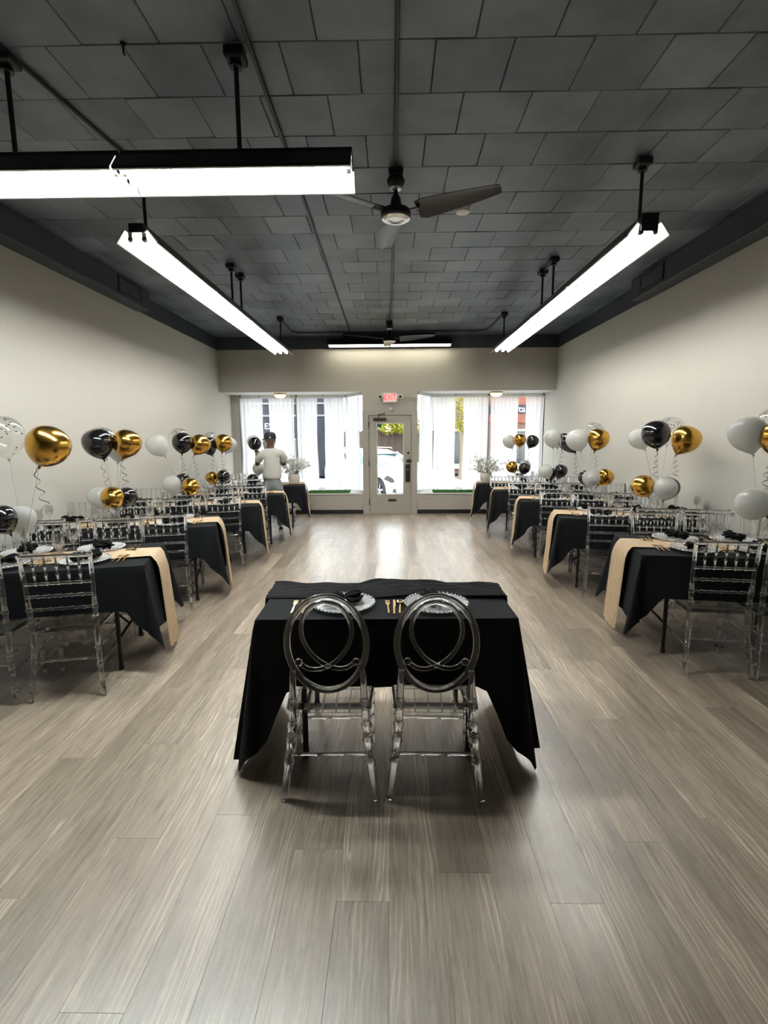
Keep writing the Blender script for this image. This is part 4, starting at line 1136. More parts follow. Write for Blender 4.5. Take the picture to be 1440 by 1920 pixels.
# ------------------------------------------------------------------ table ware kits
def charger_kit(r=0.158):
    plate = MB().lathe([(0.0, 0.004), (r * 0.62, 0.004), (r * 0.70, 0.010), (r * 0.97, 0.016), (r * 0.97, 0.012), (r * 0.70, 0.005), (r * 0.60, 0.0), (0.0, 0.0)], 36)
    rim = MB()
    for k in range(44):
        a = 2 * PI * k / 44; rim.sphere((r * math.cos(a), r * math.sin(a), 0.014), 0.0078, 6, 4)
    return [('plate', plate.mesh('plate', M['charger'], 40)), ('beaded_rim', rim.mesh('beaded_rim', M['bead'], 60))]
CHARGER = charger_kit()
def napkin_mesh(seed):
    """napkin tied as a bow: a knot, two pleated lobes and two short tails"""
    rnd = random.Random(seed); mb = MB()
    def lobe(ang, L, R, k, lift):
        ph = rnd.uniform(0, 6.28); n = 28; m_ = 9
        ca, sa = math.cos(ang), math.sin(ang)
        vs = []; fs = []
        for i in range(m_ + 1):
            t = i / m_
            rad = R * (0.26 + 0.74 * math.sin(PI * 0.5 * min(1, t / 0.75))) * (1 if t < 0.82 else 1 - 0.55 * ((t - 0.82) / 0.18))
            for j in range(n):
                a_ = 2 * PI * j / n
                q = rad * (1 + (0.10 + 0.20 * t) * math.cos(k * a_ + ph) + 0.08 * math.sin(2 * a_ + ph + 3 * t))
                al = L * t * (1 + 0.10 * math.cos(k * a_ + ph + 1.5) * t); y = q * math.cos(a_); z = 0.030 + lift * t + q * 0.62 * math.sin(a_)
                vs.append((al * ca - y * sa, al * sa + y * ca, max(0.0005, z)))
        for i in range(m_):
            for j in range(n):
                fs.append((i * n + j, i * n + (j + 1) % n, (i + 1) * n + (j + 1) % n, (i + 1) * n + j))
        c0 = len(vs); vs.append((0, 0, 0.03)); vs.append((L * 0.80 * ca, L * 0.80 * sa, 0.030 + lift))
        for j in range(n):
            fs.append((c0, (j + 1) % n, j)); fs.append((c0 + 1, m_ * n + j, m_ * n + (j + 1) % n))
        mb.add(vs, fs)
    lobe(0.0, 0.105, 0.044, 6, 0.006); lobe(PI + rnd.uniform(-0.3, 0.3), 0.100, 0.042, 6, 0.010)
    lobe(PI / 2 + 0.5, 0.062, 0.026, 5, 0.012); lobe(-PI / 2 + 0.4, 0.070, 0.026, 5, -0.004)
    mb.tube([(0.0, 0.020 * math.cos(q), 0.033 + 0.019 * math.sin(q)) for q in [2 * PI * i / 14 for i in range(14)]], 0.011, 8, True)
    return mb.mesh('napkin', M['napkin'], 55)
NAPKINS = [napkin_mesh(k) for k in range(4)]
def fork_mesh():
    mb = MB()
    mb.prism([(-0.005, -0.095), (0.005, -0.095), (0.0035, 0.02), (0.011, 0.04), (0.011, 0.055), (-0.011, 0.055), (-0.011, 0.04), (-0.0035, 0.02)], 0.0, 0.003)
    for k in range(4): mb.bb(-0.011 + k * 0.0062, -0.0075 + k * 0.0062, 0.053, 0.095, 0.0, 0.0025)
    return mb.mesh('fork', M['gold'])
def knife_mesh():
    mb = MB().prism([(-0.005, -0.105), (0.005, -0.105), (0.0045, -0.01), (0.009, 0.0), (0.0095, 0.07), (0.004, 0.105), (-0.004, 0.10), (-0.0045, -0.01)], 0.0, 0.003)
    return mb.mesh('knife', M['gold'])
def spoon_mesh():
    mb = MB().prism([(-0.005, -0.095), (0.005, -0.095), (0.003, 0.045), (-0.003, 0.045)], 0.0, 0.003)
    prof = [(0.0, 0.0), (0.012, 0.0015), (0.019, 0.006), (0.0185, 0.0072), (0.012, 0.003), (0.0, 0.0015)]
    n0 = len(mb.v); mb.lathe(prof, 14)
    for i in range(n0, len(mb.v)):
        x, y, z = mb.v[i]; mb.v[i] = (x, 0.068 + y * 1.5, z)
    return mb.mesh('spoon', M['gold'], 50)
FORK, KNIFE, SPOON = fork_mesh(), knife_mesh(), spoon_mesh()
def goblet_kit(bowl, stem_h, bowl_h, foot):
    pr_out = [(0.55 * bowl, stem_h + 0.012), (0.92 * bowl, stem_h + bowl_h * 0.35), (bowl, stem_h + bowl_h * 0.65), (0.9 * bowl, stem_h + bowl_h)]
    pr_in = [(0.9 * bowl - 0.002, stem_h + bowl_h), (bowl - 0.0025, stem_h + bowl_h * 0.65), (0.92 * bowl - 0.003, stem_h + bowl_h * 0.35), (0.5 * bowl, stem_h + 0.018), (0.0, stem_h + 0.012)]
    b_ = MB().lathe([(0.0, stem_h)] + [(0.012, stem_h)] + pr_out + pr_in, 20)
    # cut facets as small raised diamonds on the bowl
    cut = MB()
    for j in range(3):
        for k in range(12):
            a = 2 * PI * (k + 0.5 * (j % 2)) / 12; rr = bowl * (0.86 + 0.055 * j) + 0.001; z = stem_h + bowl_h * (0.24 + 0.16 * j)
            cut.sphere((rr * math.cos(a), rr * math.sin(a), z), 0.0055, 5, 3)
    st = MB().lathe([(foot, 0.0), (foot, 0.003), (0.008, 0.010), (0.0045, stem_h * 0.4), (0.007, stem_h * 0.55), (0.0045, stem_h * 0.7), (0.010, stem_h)], 14)
    return [('bowl', b_.mesh('bowl', M['crystal'], 50), [('cut_pattern', cut.mesh('cut_pattern', M['crystal'], 60))]), ('stem', st.mesh('stem', M['crystal'], 50))]
WINE = goblet_kit(0.034, 0.085, 0.105, 0.034)
WATER = goblet_kit(0.041, 0.035, 0.120, 0.036)

ORD = ['first', 'second', 'third', 'fourth', 'fifth']
def place_table(key, corner, ang, L, D, oxs, oys, seed, chairs=True):
    side = 'left' if key[0] == 'L' else 'right'
    row = int(key[1]) - 1
    a = math.radians(ang); s = -1 if side == 'left' else 1
    ux, uy = s * math.cos(a), s * math.sin(a); vx, vy = -math.sin(a), math.cos(a)
    cx, cy = corner[0] + ux * L / 2 + vx * D / 2, corner[1] + uy * L / 2 + vy * D / 2
    rz = a if side == 'left' else a + PI
    near = -1 if side == 'left' else 1
    def tf(x, y): return (cx + x * math.cos(rz) - y * math.sin(rz), cy + x * math.sin(rz) + y * math.cos(rz))
    where = f'{ORD[row]} table from the viewer on the {side}'
    t = thing('folding_table', f'folding table under black cloth, {where}', 'table', (cx, cy, 0), rz, 'guest tables')
    parts(t, leg_kit(L, D))
    zt = 0.7525
    c = put('tablecloth', cloth_mesh(L, D, oxs, oys, zt, seed, wallk=0.15), None, (cx, cy, 0), (0, 0, rz))
    tag(c, f'black tablecloth draped on the {where}', 'tablecloth', 'guest tablecloths')
    r = put('table_runner', runner_mesh(L, 0.34, 0.69 + 0.02 * math.sin(seed), zt + 0.004, seed + 50), None, (cx, cy, 0), (0, 0, rz))
    tag(r, f'champagne gauze runner on the {where}', 'table runner', 'champagne table runners')
    rnd = random.Random(seed * 13 + 5)
    sp = 0.50 if side == 'left' else 0.43
    for k in range(3):
        x = L / 2 - 0.40 - k * sp
        pos = ('aisle end', 'middle', 'wall end')[k]
        for sd in (-1, 1):
            nf = 'near' if sd == near else 'far'
            seat = f'{pos}, {nf} side, {ORD[row]} table on the {side}'
            man_spot = key == 'L5' and nf == 'near' and k < 2
            if not man_spot:
                px, py = tf(x + rnd.uniform(-0.015, 0.015), sd * (D / 2 + 0.035 + rnd.uniform(-0.01, 0.03)))
                rzc = rz + (PI if sd > 0 else 0) + rnd.uniform(-0.09, 0.09)
                ch = thing('banquet_chair', f'clear acrylic chair at {seat}', 'chair', (px, py, 0), rzc, 'clear acrylic guest chairs')
                parts(ch, CHAIR)
            if row == 4 and k == 0: continue            # flower pot stands here
            yy = sd * (D / 2 - 0.185)
            px, py = tf(x, yy)
            cg = thing('charger_plate', f'beaded charger plate at {seat}', 'plate', (px, py, zt + 0.012), rnd.uniform(0, 1), 'beaded charger plates')
            parts(cg, CHARGER)
            nk = put('napkin', NAPKINS[rnd.randrange(4)], None, (px + rnd.uniform(-0.02, 0.02), py, zt + 0.017), (0, 0, rnd.uniform(0, 6.28)))
            tag(nk, f'knotted black napkin on plate at {seat}', 'napkin', 'knotted black napkins')
            if row < 4:
                for q, (nm, me, dx) in enumerate((('fork', FORK, 0.195), ('knife', KNIFE, 0.222), ('spoon', SPOON, 0.250))):
                    px, py = tf(x + dx + rnd.uniform(-0.003, 0.003), yy - sd * 0.02 + rnd.uniform(-0.01, 0.01))
                    cu = put(nm, me, None, (px, py, zt + 0.013), (0, 0, rz + (PI if sd > 0 else 0) + rnd.uniform(-0.12, 0.05)))
                    tag(cu, f'gold {nm} beside plate at {seat}', nm, f'gold {nm}s')
            if nf == 'far':
                for nm, kit, dx, dy in (('wine_goblet', WINE, -0.155, 0.10), ('water_goblet', WATER, -0.245, 0.13)):
                    px, py = tf(x + dx, yy - sd * dy)
                    g = thing(nm, f'cut crystal {nm.replace("_", " ")} at {seat}', 'glass', (px, py, zt + 0.013), 0, 'cut crystal ' + nm.replace('_', ' ') + 's')
                    parts(g, kit)
    return (cx, cy, rz, tf)
TAB = {}
LL, LR, TD = 1.56, 1.32, 0.76
for key, cor, ang in (('L1', (-1.69, 3.27), 15), ('L2', (-1.73, 4.77), 16), ('L3', (-1.69, 6.20), 15), ('L4', (-1.63, 7.42), 14), ('L5', (-1.58, 8.83), 9),
                      ('R1', (1.80, 3.54), -10), ('R2', (1.75, 5.18), -13), ('R3', (1.69, 6.53), -13), ('R4', (1.61, 7.82), -12), ('R5', (1.52, 8.90), -9)):
    sd = int(key[1]) + (10 if key[0] == 'R' else 0)
    side_long = (0.30, 0.31)
    TAB[key] = place_table(key, cor, ang, LL if key[0] == 'L' else LR, TD, (0.30, 0.50), side_long, sd)

# ------------------------------------------------------------------ front table for two
HX, HY, HR = -0.035, 2.555, math.radians(1.0)
def hf(x, y): return (HX + x * math.cos(HR) - y * math.sin(HR), HY + x * math.sin(HR) + y * math.cos(HR))
ht = thing('folding_table', 'small folding table under black cloth in the foreground aisle', 'table', (HX, HY, 0), HR, 'front table')
parts(ht, leg_kit(1.22, 0.58))
hc = put('tablecloth', cloth_mesh(1.22, 0.58, (0.72, 0.67), (0.33, 0.34), 0.7525, 77, 0.10, 0.08, 0.02, dip=0.95, dipw=0.17, rmax=0.735), None, (HX, HY, 0), (0, 0, HR))
tag(hc, 'long black tablecloth reaching the floor on the foreground table', 'tablecloth')
def front_runner(u, v):
    s = (u - 0.5) * 1.36
    y = 0.12 + (v - 0.5) * 0.24 + 0.01 * math.sin(s * 9)
    z = 0.758 + 0.007 * (1 + math.sin(v * 34 + s * 5 + 1.5 * math.sin(s * 7))) + 0.020 * max(0, math.sin(s * 6 + 1)) * v + 0.006 * (1 + math.sin(s * 23 + v * 9)) * v
    ax = abs(s) - 0.622
    if ax > 0: return ((0.626 + 0.012 + 0.12 * ax) * (1 if s > 0 else -1), y, z - ax)
    return (s, y, z)
fr = put('table_runner', MB().grid(front_runner, 48, 18).mesh('table_runner', M['cloth2'], 70), None, (HX, HY, 0), (0, 0, HR))
tag(fr, 'ruched black runner along the far edge of the foreground table', 'table runner')
for lab, x, y, rz in (('left oval-back clear acrylic chair at the foreground table', -0.287, 2.245, 0.02), ('right oval-back clear acrylic chair at the foreground table', 0.192, 2.25, -0.02)):
    ch = thing('oval_back_chair', lab, 'chair', (x, y, 0), rz, 'oval-back chairs')
    parts(ch, OVAL)
for nm, x in (('left', -0.25), ('right', 0.222)):
    cg = thing('charger_plate', f'beaded charger plate at the {nm} seat of the foreground table', 'plate', (x, 2.445, 0.757), 0.1, 'beaded charger plates')
    parts(cg, CHARGER)
    nk = put('napkin', NAPKINS[0 if nm == 'left' else 2], None, (x - 0.01, 2.445, 0.762), (0, 0, 0.4 if nm == 'left' else 1.9))
    tag(nk, f'knotted black napkin at the {nm} seat of the foreground table', 'napkin', 'knotted black napkins')
    for q, (kn, me, dx) in enumerate((('fork', FORK, -0.245), ('knife', KNIFE, -0.215), ('spoon', SPOON, -0.185))):
        cu = put(kn, me, None, (x + dx, 2.415, 0.758), (0, 0, 0.05 - 0.04 * q))
        tag(cu, f'gold {kn} at the {nm} seat of the foreground table', kn, f'gold {kn}s')

# ------------------------------------------------------------------ balloon arrangements
BALLOONS = {
    'L1': [('confetti', -2.732, 3.515, 1.613, 0.280, 'upper'), ('gold', -2.254, 3.275, 1.548, 0.260, 'upper'), ('black', -2.587, 3.235, 1.071, 0.189, 'lower'), ('white', -2.591, 3.415, 1.045, 0.188, 'lower'), ],
    'L2': [('black', -2.757, 4.704, 1.552, 0.270, 'upper'), ('confetti', -2.894, 5.004, 1.565, 0.287, 'upper'), ('gold', -2.550, 4.824, 1.549, 0.260, 'upper'), ('white', -2.755, 5.064, 1.494, 0.243, 'upper'), ('white', -2.902, 4.904, 1.015, 0.218, 'lower'), ('gold', -2.665, 4.704, 1.038, 0.205, 'lower'), ('black', -2.631, 4.904, 1.024, 0.190, 'lower'), ],
    'L3': [('white', -2.946, 6.309, 1.508, 0.268, 'upper'), ('confetti', -2.755, 6.509, 1.583, 0.271, 'upper'), ('black', -2.581, 6.189, 1.540, 0.246, 'upper'), ('gold', -2.412, 6.309, 1.515, 0.245, 'upper'), ('white', -2.772, 6.249, 1.016, 0.225, 'lower'), ('black', -2.714, 6.449, 1.051, 0.186, 'lower'), ('gold', -2.524, 6.209, 0.992, 0.213, 'lower'), ],
    'L4': [('confetti', -2.797, 7.769, 1.568, 0.231, 'upper'), ('black', -2.726, 7.469, 1.479, 0.253, 'upper'), ('gold', -2.496, 7.449, 1.521, 0.253, 'upper'), ('white', -2.487, 7.669, 1.494, 0.229, 'upper'), ('gold', -2.723, 7.529, 1.003, 0.188, 'lower'), ('black', -2.523, 7.449, 1.027, 0.186, 'lower'), ('white', -2.546, 7.649, 1.033, 0.199, 'lower'), ],
    'L5': [('black', -2.411, 8.861, 1.487, 0.230, 'upper'), ('white', -2.500, 9.121, 1.516, 0.236, 'upper'), ('white', -2.214, 9.061, 1.500, 0.226, 'upper'), ('white', -2.424, 9.061, 1.035, 0.209, 'lower'), ('black', -2.244, 8.961, 0.996, 0.179, 'lower'), ('black', -2.470, 8.841, 0.857, 0.205, 'lower'), ],
    'R1': [('white', 2.563, 3.696, 1.600, 0.245, 'upper'), ('confetti', 2.903, 3.896, 1.662, 0.268, 'upper'), ('gold', 2.665, 3.536, 1.573, 0.227, 'upper'), ('white', 2.494, 3.476, 1.118, 0.218, 'lower'), ('black', 2.840, 3.716, 1.072, 0.196, 'lower'), ],
    'R2': [('white', 2.643, 5.454, 1.564, 0.214, 'upper'), ('black', 2.660, 5.154, 1.605, 0.271, 'upper'), ('confetti', 2.985, 5.494, 1.644, 0.286, 'upper'), ('gold', 2.995, 5.214, 1.550, 0.276, 'upper'), ('gold', 2.608, 5.234, 1.074, 0.225, 'lower'), ('white', 2.763, 5.094, 1.060, 0.222, 'lower'), ('black', 2.928, 5.354, 1.038, 0.233, 'lower'), ],
    'R3': [('gold', 2.622, 6.484, 1.551, 0.265, 'upper'), ('confetti', 2.684, 6.784, 1.640, 0.257, 'upper'), ('white', 2.362, 6.504, 1.540, 0.269, 'upper'), ('black', 2.353, 6.724, 1.502, 0.245, 'upper'), ('white', 2.549, 6.464, 1.054, 0.217, 'lower'), ('black', 2.573, 6.704, 1.047, 0.191, 'lower'), ('gold', 2.787, 6.604, 1.058, 0.214, 'lower'), ],
    'R4': [('black', 2.691, 7.905, 1.521, 0.232, 'upper'), ('white', 2.494, 7.925, 1.563, 0.273, 'upper'), ('white', 2.674, 8.185, 1.541, 0.257, 'upper'), ('white', 2.414, 7.925, 1.043, 0.220, 'lower'), ('black', 2.651, 7.945, 1.047, 0.212, 'lower'), ('black', 2.551, 8.125, 0.998, 0.184, 'lower'), ],
    'R5': [('white', 2.082, 9.031, 1.499, 0.223, 'upper'), ('gold', 2.217, 8.831, 1.526, 0.217, 'upper'), ('black', 2.463, 8.931, 1.504, 0.219, 'upper'), ('gold', 2.109, 8.881, 1.060, 0.203, 'lower'), ('black', 2.319, 8.851, 1.036, 0.202, 'lower'), ('white', 2.379, 9.051, 1.065, 0.206, 'lower'), ],
}

BPROF = [(0.0, -0.60), (0.022, -0.60), (0.05, -0.585), (0.11, -0.54), (0.21, -0.465), (0.32, -0.365), (0.415, -0.245), (0.475, -0.11), (0.50, 0.03), (0.49, 0.17), (0.445, 0.295), (0.365, 0.395), (0.255, 0.462), (0.13, 0.495), (0.0, 0.505)]
ENV = {c: MB().lathe(BPROF, 28).mesh('envelope', M['b_' + ('clear' if c == 'confetti' else c)], 80) for c in ('gold', 'black', 'white', 'confetti')}
KNOT = {c: MB().lathe([(0.0, -0.60), (0.03, -0.605), (0.022, -0.62), (0.045, -0.655), (0.03, -0.66), (0.0, -0.645)], 10).mesh('knot', M['b_' + ('clear' if c == 'confetti' else c)], 60) for c in ENV}
def confetti_mesh(seed):
    rnd = random.Random(seed); mb = MB()
    for k in range(70):
        z = rnd.choice((rnd.uniform(0.34, 0.48), rnd.uniform(0.34, 0.48), rnd.uniform(-0.45, -0.25), rnd.uniform(-0.2, 0.3)))
        a = rnd.uniform(0, 6.28)
        r = 0.5 * math.sqrt(max(0.0, 1 - (z / 0.5) ** 2)) * 0.96
        if z < -0.25: r *= 0.8
        p = Vector((r * math.cos(a), r * math.sin(a), z)); n = p.normalized(); t = n.orthogonal().normalized(); b_ = n.cross(t)
        s = rnd.uniform(0.012, 0.028)
        mb.add([p + (t * math.cos(q) + b_ * math.sin(q)) * s for q in (0, 1.05, 2.1, 3.14, 4.2, 5.24)], [(0, 1, 2, 3, 4, 5)])
    return mb.mesh('confetti', M['confetti'])
CONF = confetti_mesh(9)
def ribbon_mesh(seed):
    rnd = random.Random(seed); n = 70; P = []
    turns = rnd.uniform(3.5, 5); L = rnd.uniform(0.20, 0.30); ph = rnd.uniform(0, 6.28)
    for i in range(n + 1):
        t = i / n; a = ph + 2 * PI * turns * t; r = 0.008 + 0.020 * t
        P.append((r * math.cos(a) + 0.03 * math.sin(2.2 * t + ph), r * math.sin(a), -L * t))
    mb = MB(); mb.tube(P, 0.0022, 4, flat=(0.5, 1.4))
    return mb.mesh('ribbon', M['ribbon'], 60)
RIB = [ribbon_mesh(k) for k in range(5)]
CNAME = {'gold': 'chrome gold', 'black': 'glossy black', 'white': 'white latex', 'confetti': 'clear confetti'}
for key, lst in BALLOONS.items():
    side = 'left' if key[0] == 'L' else 'right'; row = int(key[1]) - 1
    hx = sum(b_[1] for b_ in lst) / len(lst); hy = sum(b_[2] for b_ in lst) / len(lst)
    if key == 'L5': hx, hy = -2.42, 8.98
    zt = 0.766
    st = thing('balloon_stand', f'clear balloon stand on the {ORD[row]} table from the viewer on the {side}', 'balloon stand', (hx, hy, zt), 0, 'clear balloon stands')
    MB().lathe([(0.0, 0.0), (0.085, 0.0), (0.088, 0.008), (0.05, 0.024), (0.02, 0.034), (0.016, 0.06), (0.0, 0.062)], 20).build('base', M['stick'], st, 40)
    MB().tube([(0, 0, 0.05), (0, 0, 0.26)], 0.006, 8).build('centre_tube', M['stick'], st, 60)
    cnt = {}
    for (c, lv) in [(b_[0], b_[5]) for b_ in lst]: cnt[(c, lv)] = cnt.get((c, lv), 0) + 1
    order = {}
    for q, (c, x, y, z, d, lv) in enumerate(lst):
        ctr = Vector((x, y, z)); anchor = Vector((hx, hy, z - (0.42 if lv == 'upper' else 0.30)))
        if key == 'L5' and q == 0: anchor = Vector((-2.33, 8.70, 1.30))
        ax = (ctr - anchor).normalized()
        if ax.z < 0.55: ax = (ax + Vector((0, 0, 0.6))).normalized()
        knot = ctr - ax * (0.62 * d)
        tier = 'upper' if lv == 'upper' else 'lower'
        same = [b_ for b_ in lst if b_[0] == c and b_[5] == lv]
        extra = ''
        if len(same) > 1:
            rank = sorted(same, key=lambda b_: b_[2]).index((c, x, y, z, d, lv))
            extra = (' in front', ' farther back')[rank] if len(same) == 2 else (' front', ' middle', ' back')[rank]
        held = key == 'L5' and q == 0
        lab = f'{CNAME[c]} balloon{extra}, {tier} tier, {ORD[row]} table stand on the {side}'
        if held: lab = 'glossy black balloon gripped in the hand of the man in the cap'
        bl = thing('balloon', lab, 'balloon', knot, 0, f'{CNAME[c]} balloons')
        quat = Vector((0, 0, 1)).rotation_difference(ax)
        e_ = put('envelope', ENV[c], bl, ctr - knot, quat.to_euler(), (d, d, d))
        put('knot', KNOT[c], bl, ctr - knot, quat.to_euler(), (d, d, d))
        if c == 'confetti': tag(put('confetti', CONF, bl, ctr - knot, quat.to_euler(), (d, d, d)), kind='stuff')
        if lv == 'upper' and c in ('gold', 'black') and not held:
            put('ribbon', RIB[(q + row) % 5], bl, (0, 0, -0.005), (0, 0, q * 1.3))
        if not held:
            loc = knot - Vector((hx, hy, zt))
            mid = Vector((loc.x * 0.12, loc.y * 0.12, 0.20))
            if lv == 'upper': path = [(0, 0, 0.10), mid, loc * 0.6 + mid * 0.4 - Vector((0, 0, 0.0)), loc]
            else: path = [(0, 0, 0.06), Vector((loc.x * 0.5, loc.y * 0.5, 0.06 + (loc.z - 0.06) * 0.55)), loc]
            sk = MB().tube(path, 0.0032, 6).build('stick', M['stick'], st, 60)
            MB().lathe([(0.005, -0.02), (0.011, -0.004), (0.012, 0.0), (0.004, -0.012)], 10, loc, quat.to_matrix()).build('balloon_cup', M['stick'], sk, 60)

# ------------------------------------------------------------------ flower pots on the far tables
def flower_pot(label, loc, seed):
    rnd = random.Random(seed)
    t = thing('potted_blossom', label, 'potted plant', loc)
    MB().lathe([(0.0, 0.0), (0.075, 0.0), (0.095, 0.02), (0.108, 0.09), (0.10, 0.15), (0.088, 0.175), (0.078, 0.175), (0.085, 0.13), (0.0, 0.12)], 24).build('pot', M['pot'], t, 50)
    stems = MB(); bl = MB()
    for k in range(24):
        a = 2 * PI * k / 24 + rnd.uniform(-0.2, 0.2); r = rnd.uniform(0.08, 0.40); h = rnd.uniform(0.20, 0.40) - 0.55 * max(0, r - 0.20)
        p0 = Vector((0.03 * math.cos(a), 0.03 * math.sin(a), 0.13)); p2 = Vector((r * math.cos(a), r * math.sin(a), 0.13 + h)); p1 = Vector((0.35 * r * math.cos(a), 0.35 * r * math.sin(a), 0.13 + h * 0.65))
        pts = [(p0 * (1 - u) ** 2 + p1 * 2 * u * (1 - u) + p2 * u * u) for u in [i / 6 for i in range(7)]]
        stems.tube(pts, [0.004 - 0.0025 * i / 6 for i in range(7)], 5)
        for _ in range(16):
            u = rnd.uniform(0.35, 1.0); i = min(5, int(u * 6)); p = pts[i].lerp(pts[i + 1], u * 6 - i) + Vector((rnd.uniform(-1, 1), rnd.uniform(-1, 1), rnd.uniform(-1, 1))) * 0.03
            s = rnd.uniform(0.016, 0.030); q = Quaternion((rnd.gauss(0, 1), rnd.gauss(0, 1), rnd.gauss(0, 1), rnd.gauss(0, 1))).normalized()
            for j in range(5):
                b0 = 2 * PI * j / 5; tip = Vector((math.cos(b0), math.sin(b0), 0.35)); l = Vector((math.cos(b0 + 0.5), math.sin(b0 + 0.5), 0.2)) * 0.7; r2_ = Vector((math.cos(b0 - 0.5), math.sin(b0 - 0.5), 0.2)) * 0.7
                bl.add([p, p + q @ (l * s), p + q @ (tip * s), p + q @ (r2_ * s)], [(0, 1, 2), (0, 2, 3)])
    stems.build('stems', M['stem'], t, 60)
    tag(bl.build('blossoms', M['blossom'], t), kind='stuff')
flower_pot('pale planter of white blossom branches on the left table by the windows', (-1.80, 9.16, 0.762), 21)
flower_pot('pale planter of white blossom branches on the right table by the windows', (1.72, 9.22, 0.762), 22)

# ------------------------------------------------------------------ man in cap
def skin(name, vs, es, mat, parent, root=0, sub=2):
    me = bpy.data.meshes.new(name)
    me.from_pydata([v[0] for v in vs], es, [])
    me.materials.append(mat)
    o = put(name, me, parent)
    bm = bmesh.new(); bm.from_mesh(me); ly = bm.verts.layers.skin.verify()
    bm.verts.ensure_lookup_table()
    for i, v in enumerate(bm.verts):
        r = vs[i][1]; v[ly].radius = r if isinstance(r, tuple) else (r, r)
        v[ly].use_root = (i == root)
    bm.to_mesh(me); bm.free()
    md = o.modifiers.new('skin', 'SKIN'); md.use_smooth_shade = True; md.branch_smoothing = 0.6
    sb = o.modifiers.new('sub', 'SUBSURF'); sb.levels = sub; sb.render_levels = sub
    return o
man = thing('person', 'man seen from behind in navy cap, white shirt and grey sweatpants tying a balloon', 'person', (-2.03, 8.44, 0), math.radians(10))
V = []; Eg = []
def vv(co, r, link=None):
    V.append((co, r))
    if link is not None: Eg.append((link, len(V) - 1))
    return len(V) - 1
pel = vv((0, 0, 0.90), (0.135, 0.10)); sp1 = vv((0, 0.01, 1.06), (0.125, 0.095), pel); chs = vv((0, 0.0, 1.24), (0.145, 0.10), sp1); nb_ = vv((0, 0.0, 1.385), (0.075, 0.065), chs)
nk_ = vv((-0.005, 0.025, 1.445), (0.052, 0.055), nb_); hd1 = vv((-0.01, 0.05, 1.51), (0.068, 0.082), nk_); hd2 = vv((-0.01, 0.055, 1.575), (0.074, 0.092), hd1); hd3 = vv((-0.01, 0.05, 1.635), (0.055, 0.07), hd2)
# raised left arm
a1 = vv((-0.155, 0.0, 1.34), 0.045, nb_); a2 = vv((-0.215, 0.05, 1.24), 0.046, a1); a3 = vv((-0.245, 0.10, 1.14), 0.040, a2); a4 = vv((-0.25, 0.18, 1.22), 0.036, a3); a5 = vv((-0.255, 0.235, 1.295), 0.026, a4)
pm_ = vv((-0.262, 0.262, 1.335), (0.034, 0.022), a5)
for dx, dz, l in ((-0.026, 0.045, 0.030), (-0.009, 0.052, 0.034), (0.009, 0.050, 0.032), (0.026, 0.042, 0.026)):
    f1 = vv((-0.265 + dx, 0.285, 1.335 + dz * 0.75), 0.010, pm_); f2 = vv((-0.265 + dx * 0.8, 0.262 - l * 0.2, 1.345 + dz), 0.0095, f1); vv((-0.265 + dx * 0.7, 0.232, 1.345 + dz * 0.8), 0.008, f2)
t1 = vv((-0.222, 0.25, 1.335), 0.011, pm_); t2 = vv((-0.215, 0.238, 1.362), 0.010, t1); vv((-0.232, 0.230, 1.382), 0.008, t2)
# right arm forward
b1 = vv((0.155, 0.0, 1.34), 0.045, nb_); b2 = vv((0.20, 0.07, 1.24), 0.046, b1); b3 = vv((0.205, 0.14, 1.14), 0.040, b2); b4 = vv((0.12, 0.24, 1.18), 0.035, b3); b5 = vv((0.03, 0.31, 1.24), 0.026, b4)
pr_ = vv((-0.005, 0.335, 1.268), (0.032, 0.022), b5)
for k, (dz, l) in enumerate(((0.03, 0.055), (0.012, 0.062), (-0.007, 0.058), (-0.025, 0.048))):
    f1 = vv((-0.035, 0.36, 1.275 + dz), 0.010, pr_); f2 = vv((-0.035 - l * 0.5, 0.352, 1.285 + dz), 0.0095, f1); vv((-0.030 - l * 0.5, 0.325, 1.287 + dz), 0.008, f2)
t1 = vv((-0.005, 0.315, 1.30), 0.011, pr_); t2 = vv((-0.025, 0.312, 1.32), 0.010, t1); vv((-0.045, 0.318, 1.325), 0.008, t2)
# legs
for s in (-1, 1):
    l1 = vv((s * 0.085, 0.0, 0.82), 0.085, pel); l2 = vv((s * 0.10, 0.01, 0.64), 0.075, l1); l3 = vv((s * 0.105, 0.015, 0.47), 0.055, l2); l4 = vv((s * 0.11, -0.02, 0.30), 0.052, l3); l5 = vv((s * 0.115, -0.01, 0.10), 0.036, l4); vv((s * 0.12, 0.09, 0.05), 0.034, l5)
body_o = skin('body', V, Eg, M['skin'], man)
# face and ears as sub-parts of the body
MB().sphere((-0.01, 0.148, 1.54), (0.014, 0.018, 0.024), 10, 6).build('nose', M['skin'], body_o, 70)
for s in (-1, 1):
    MB().sphere((-0.01 + s * 0.030, 0.132, 1.565), (0.012, 0.008, 0.008), 10, 6).build('eye', M['white'], body_o, 70)
    MB().sphere((-0.01 + s * 0.078, 0.045, 1.545), (0.010, 0.022, 0.034), 10, 8).build('ear', M['skin'], body_o, 70)
MB().sphere((-0.01, 0.130, 1.495), (0.026, 0.010, 0.008), 10, 6).build('mouth', M['cap'], body_o, 70)
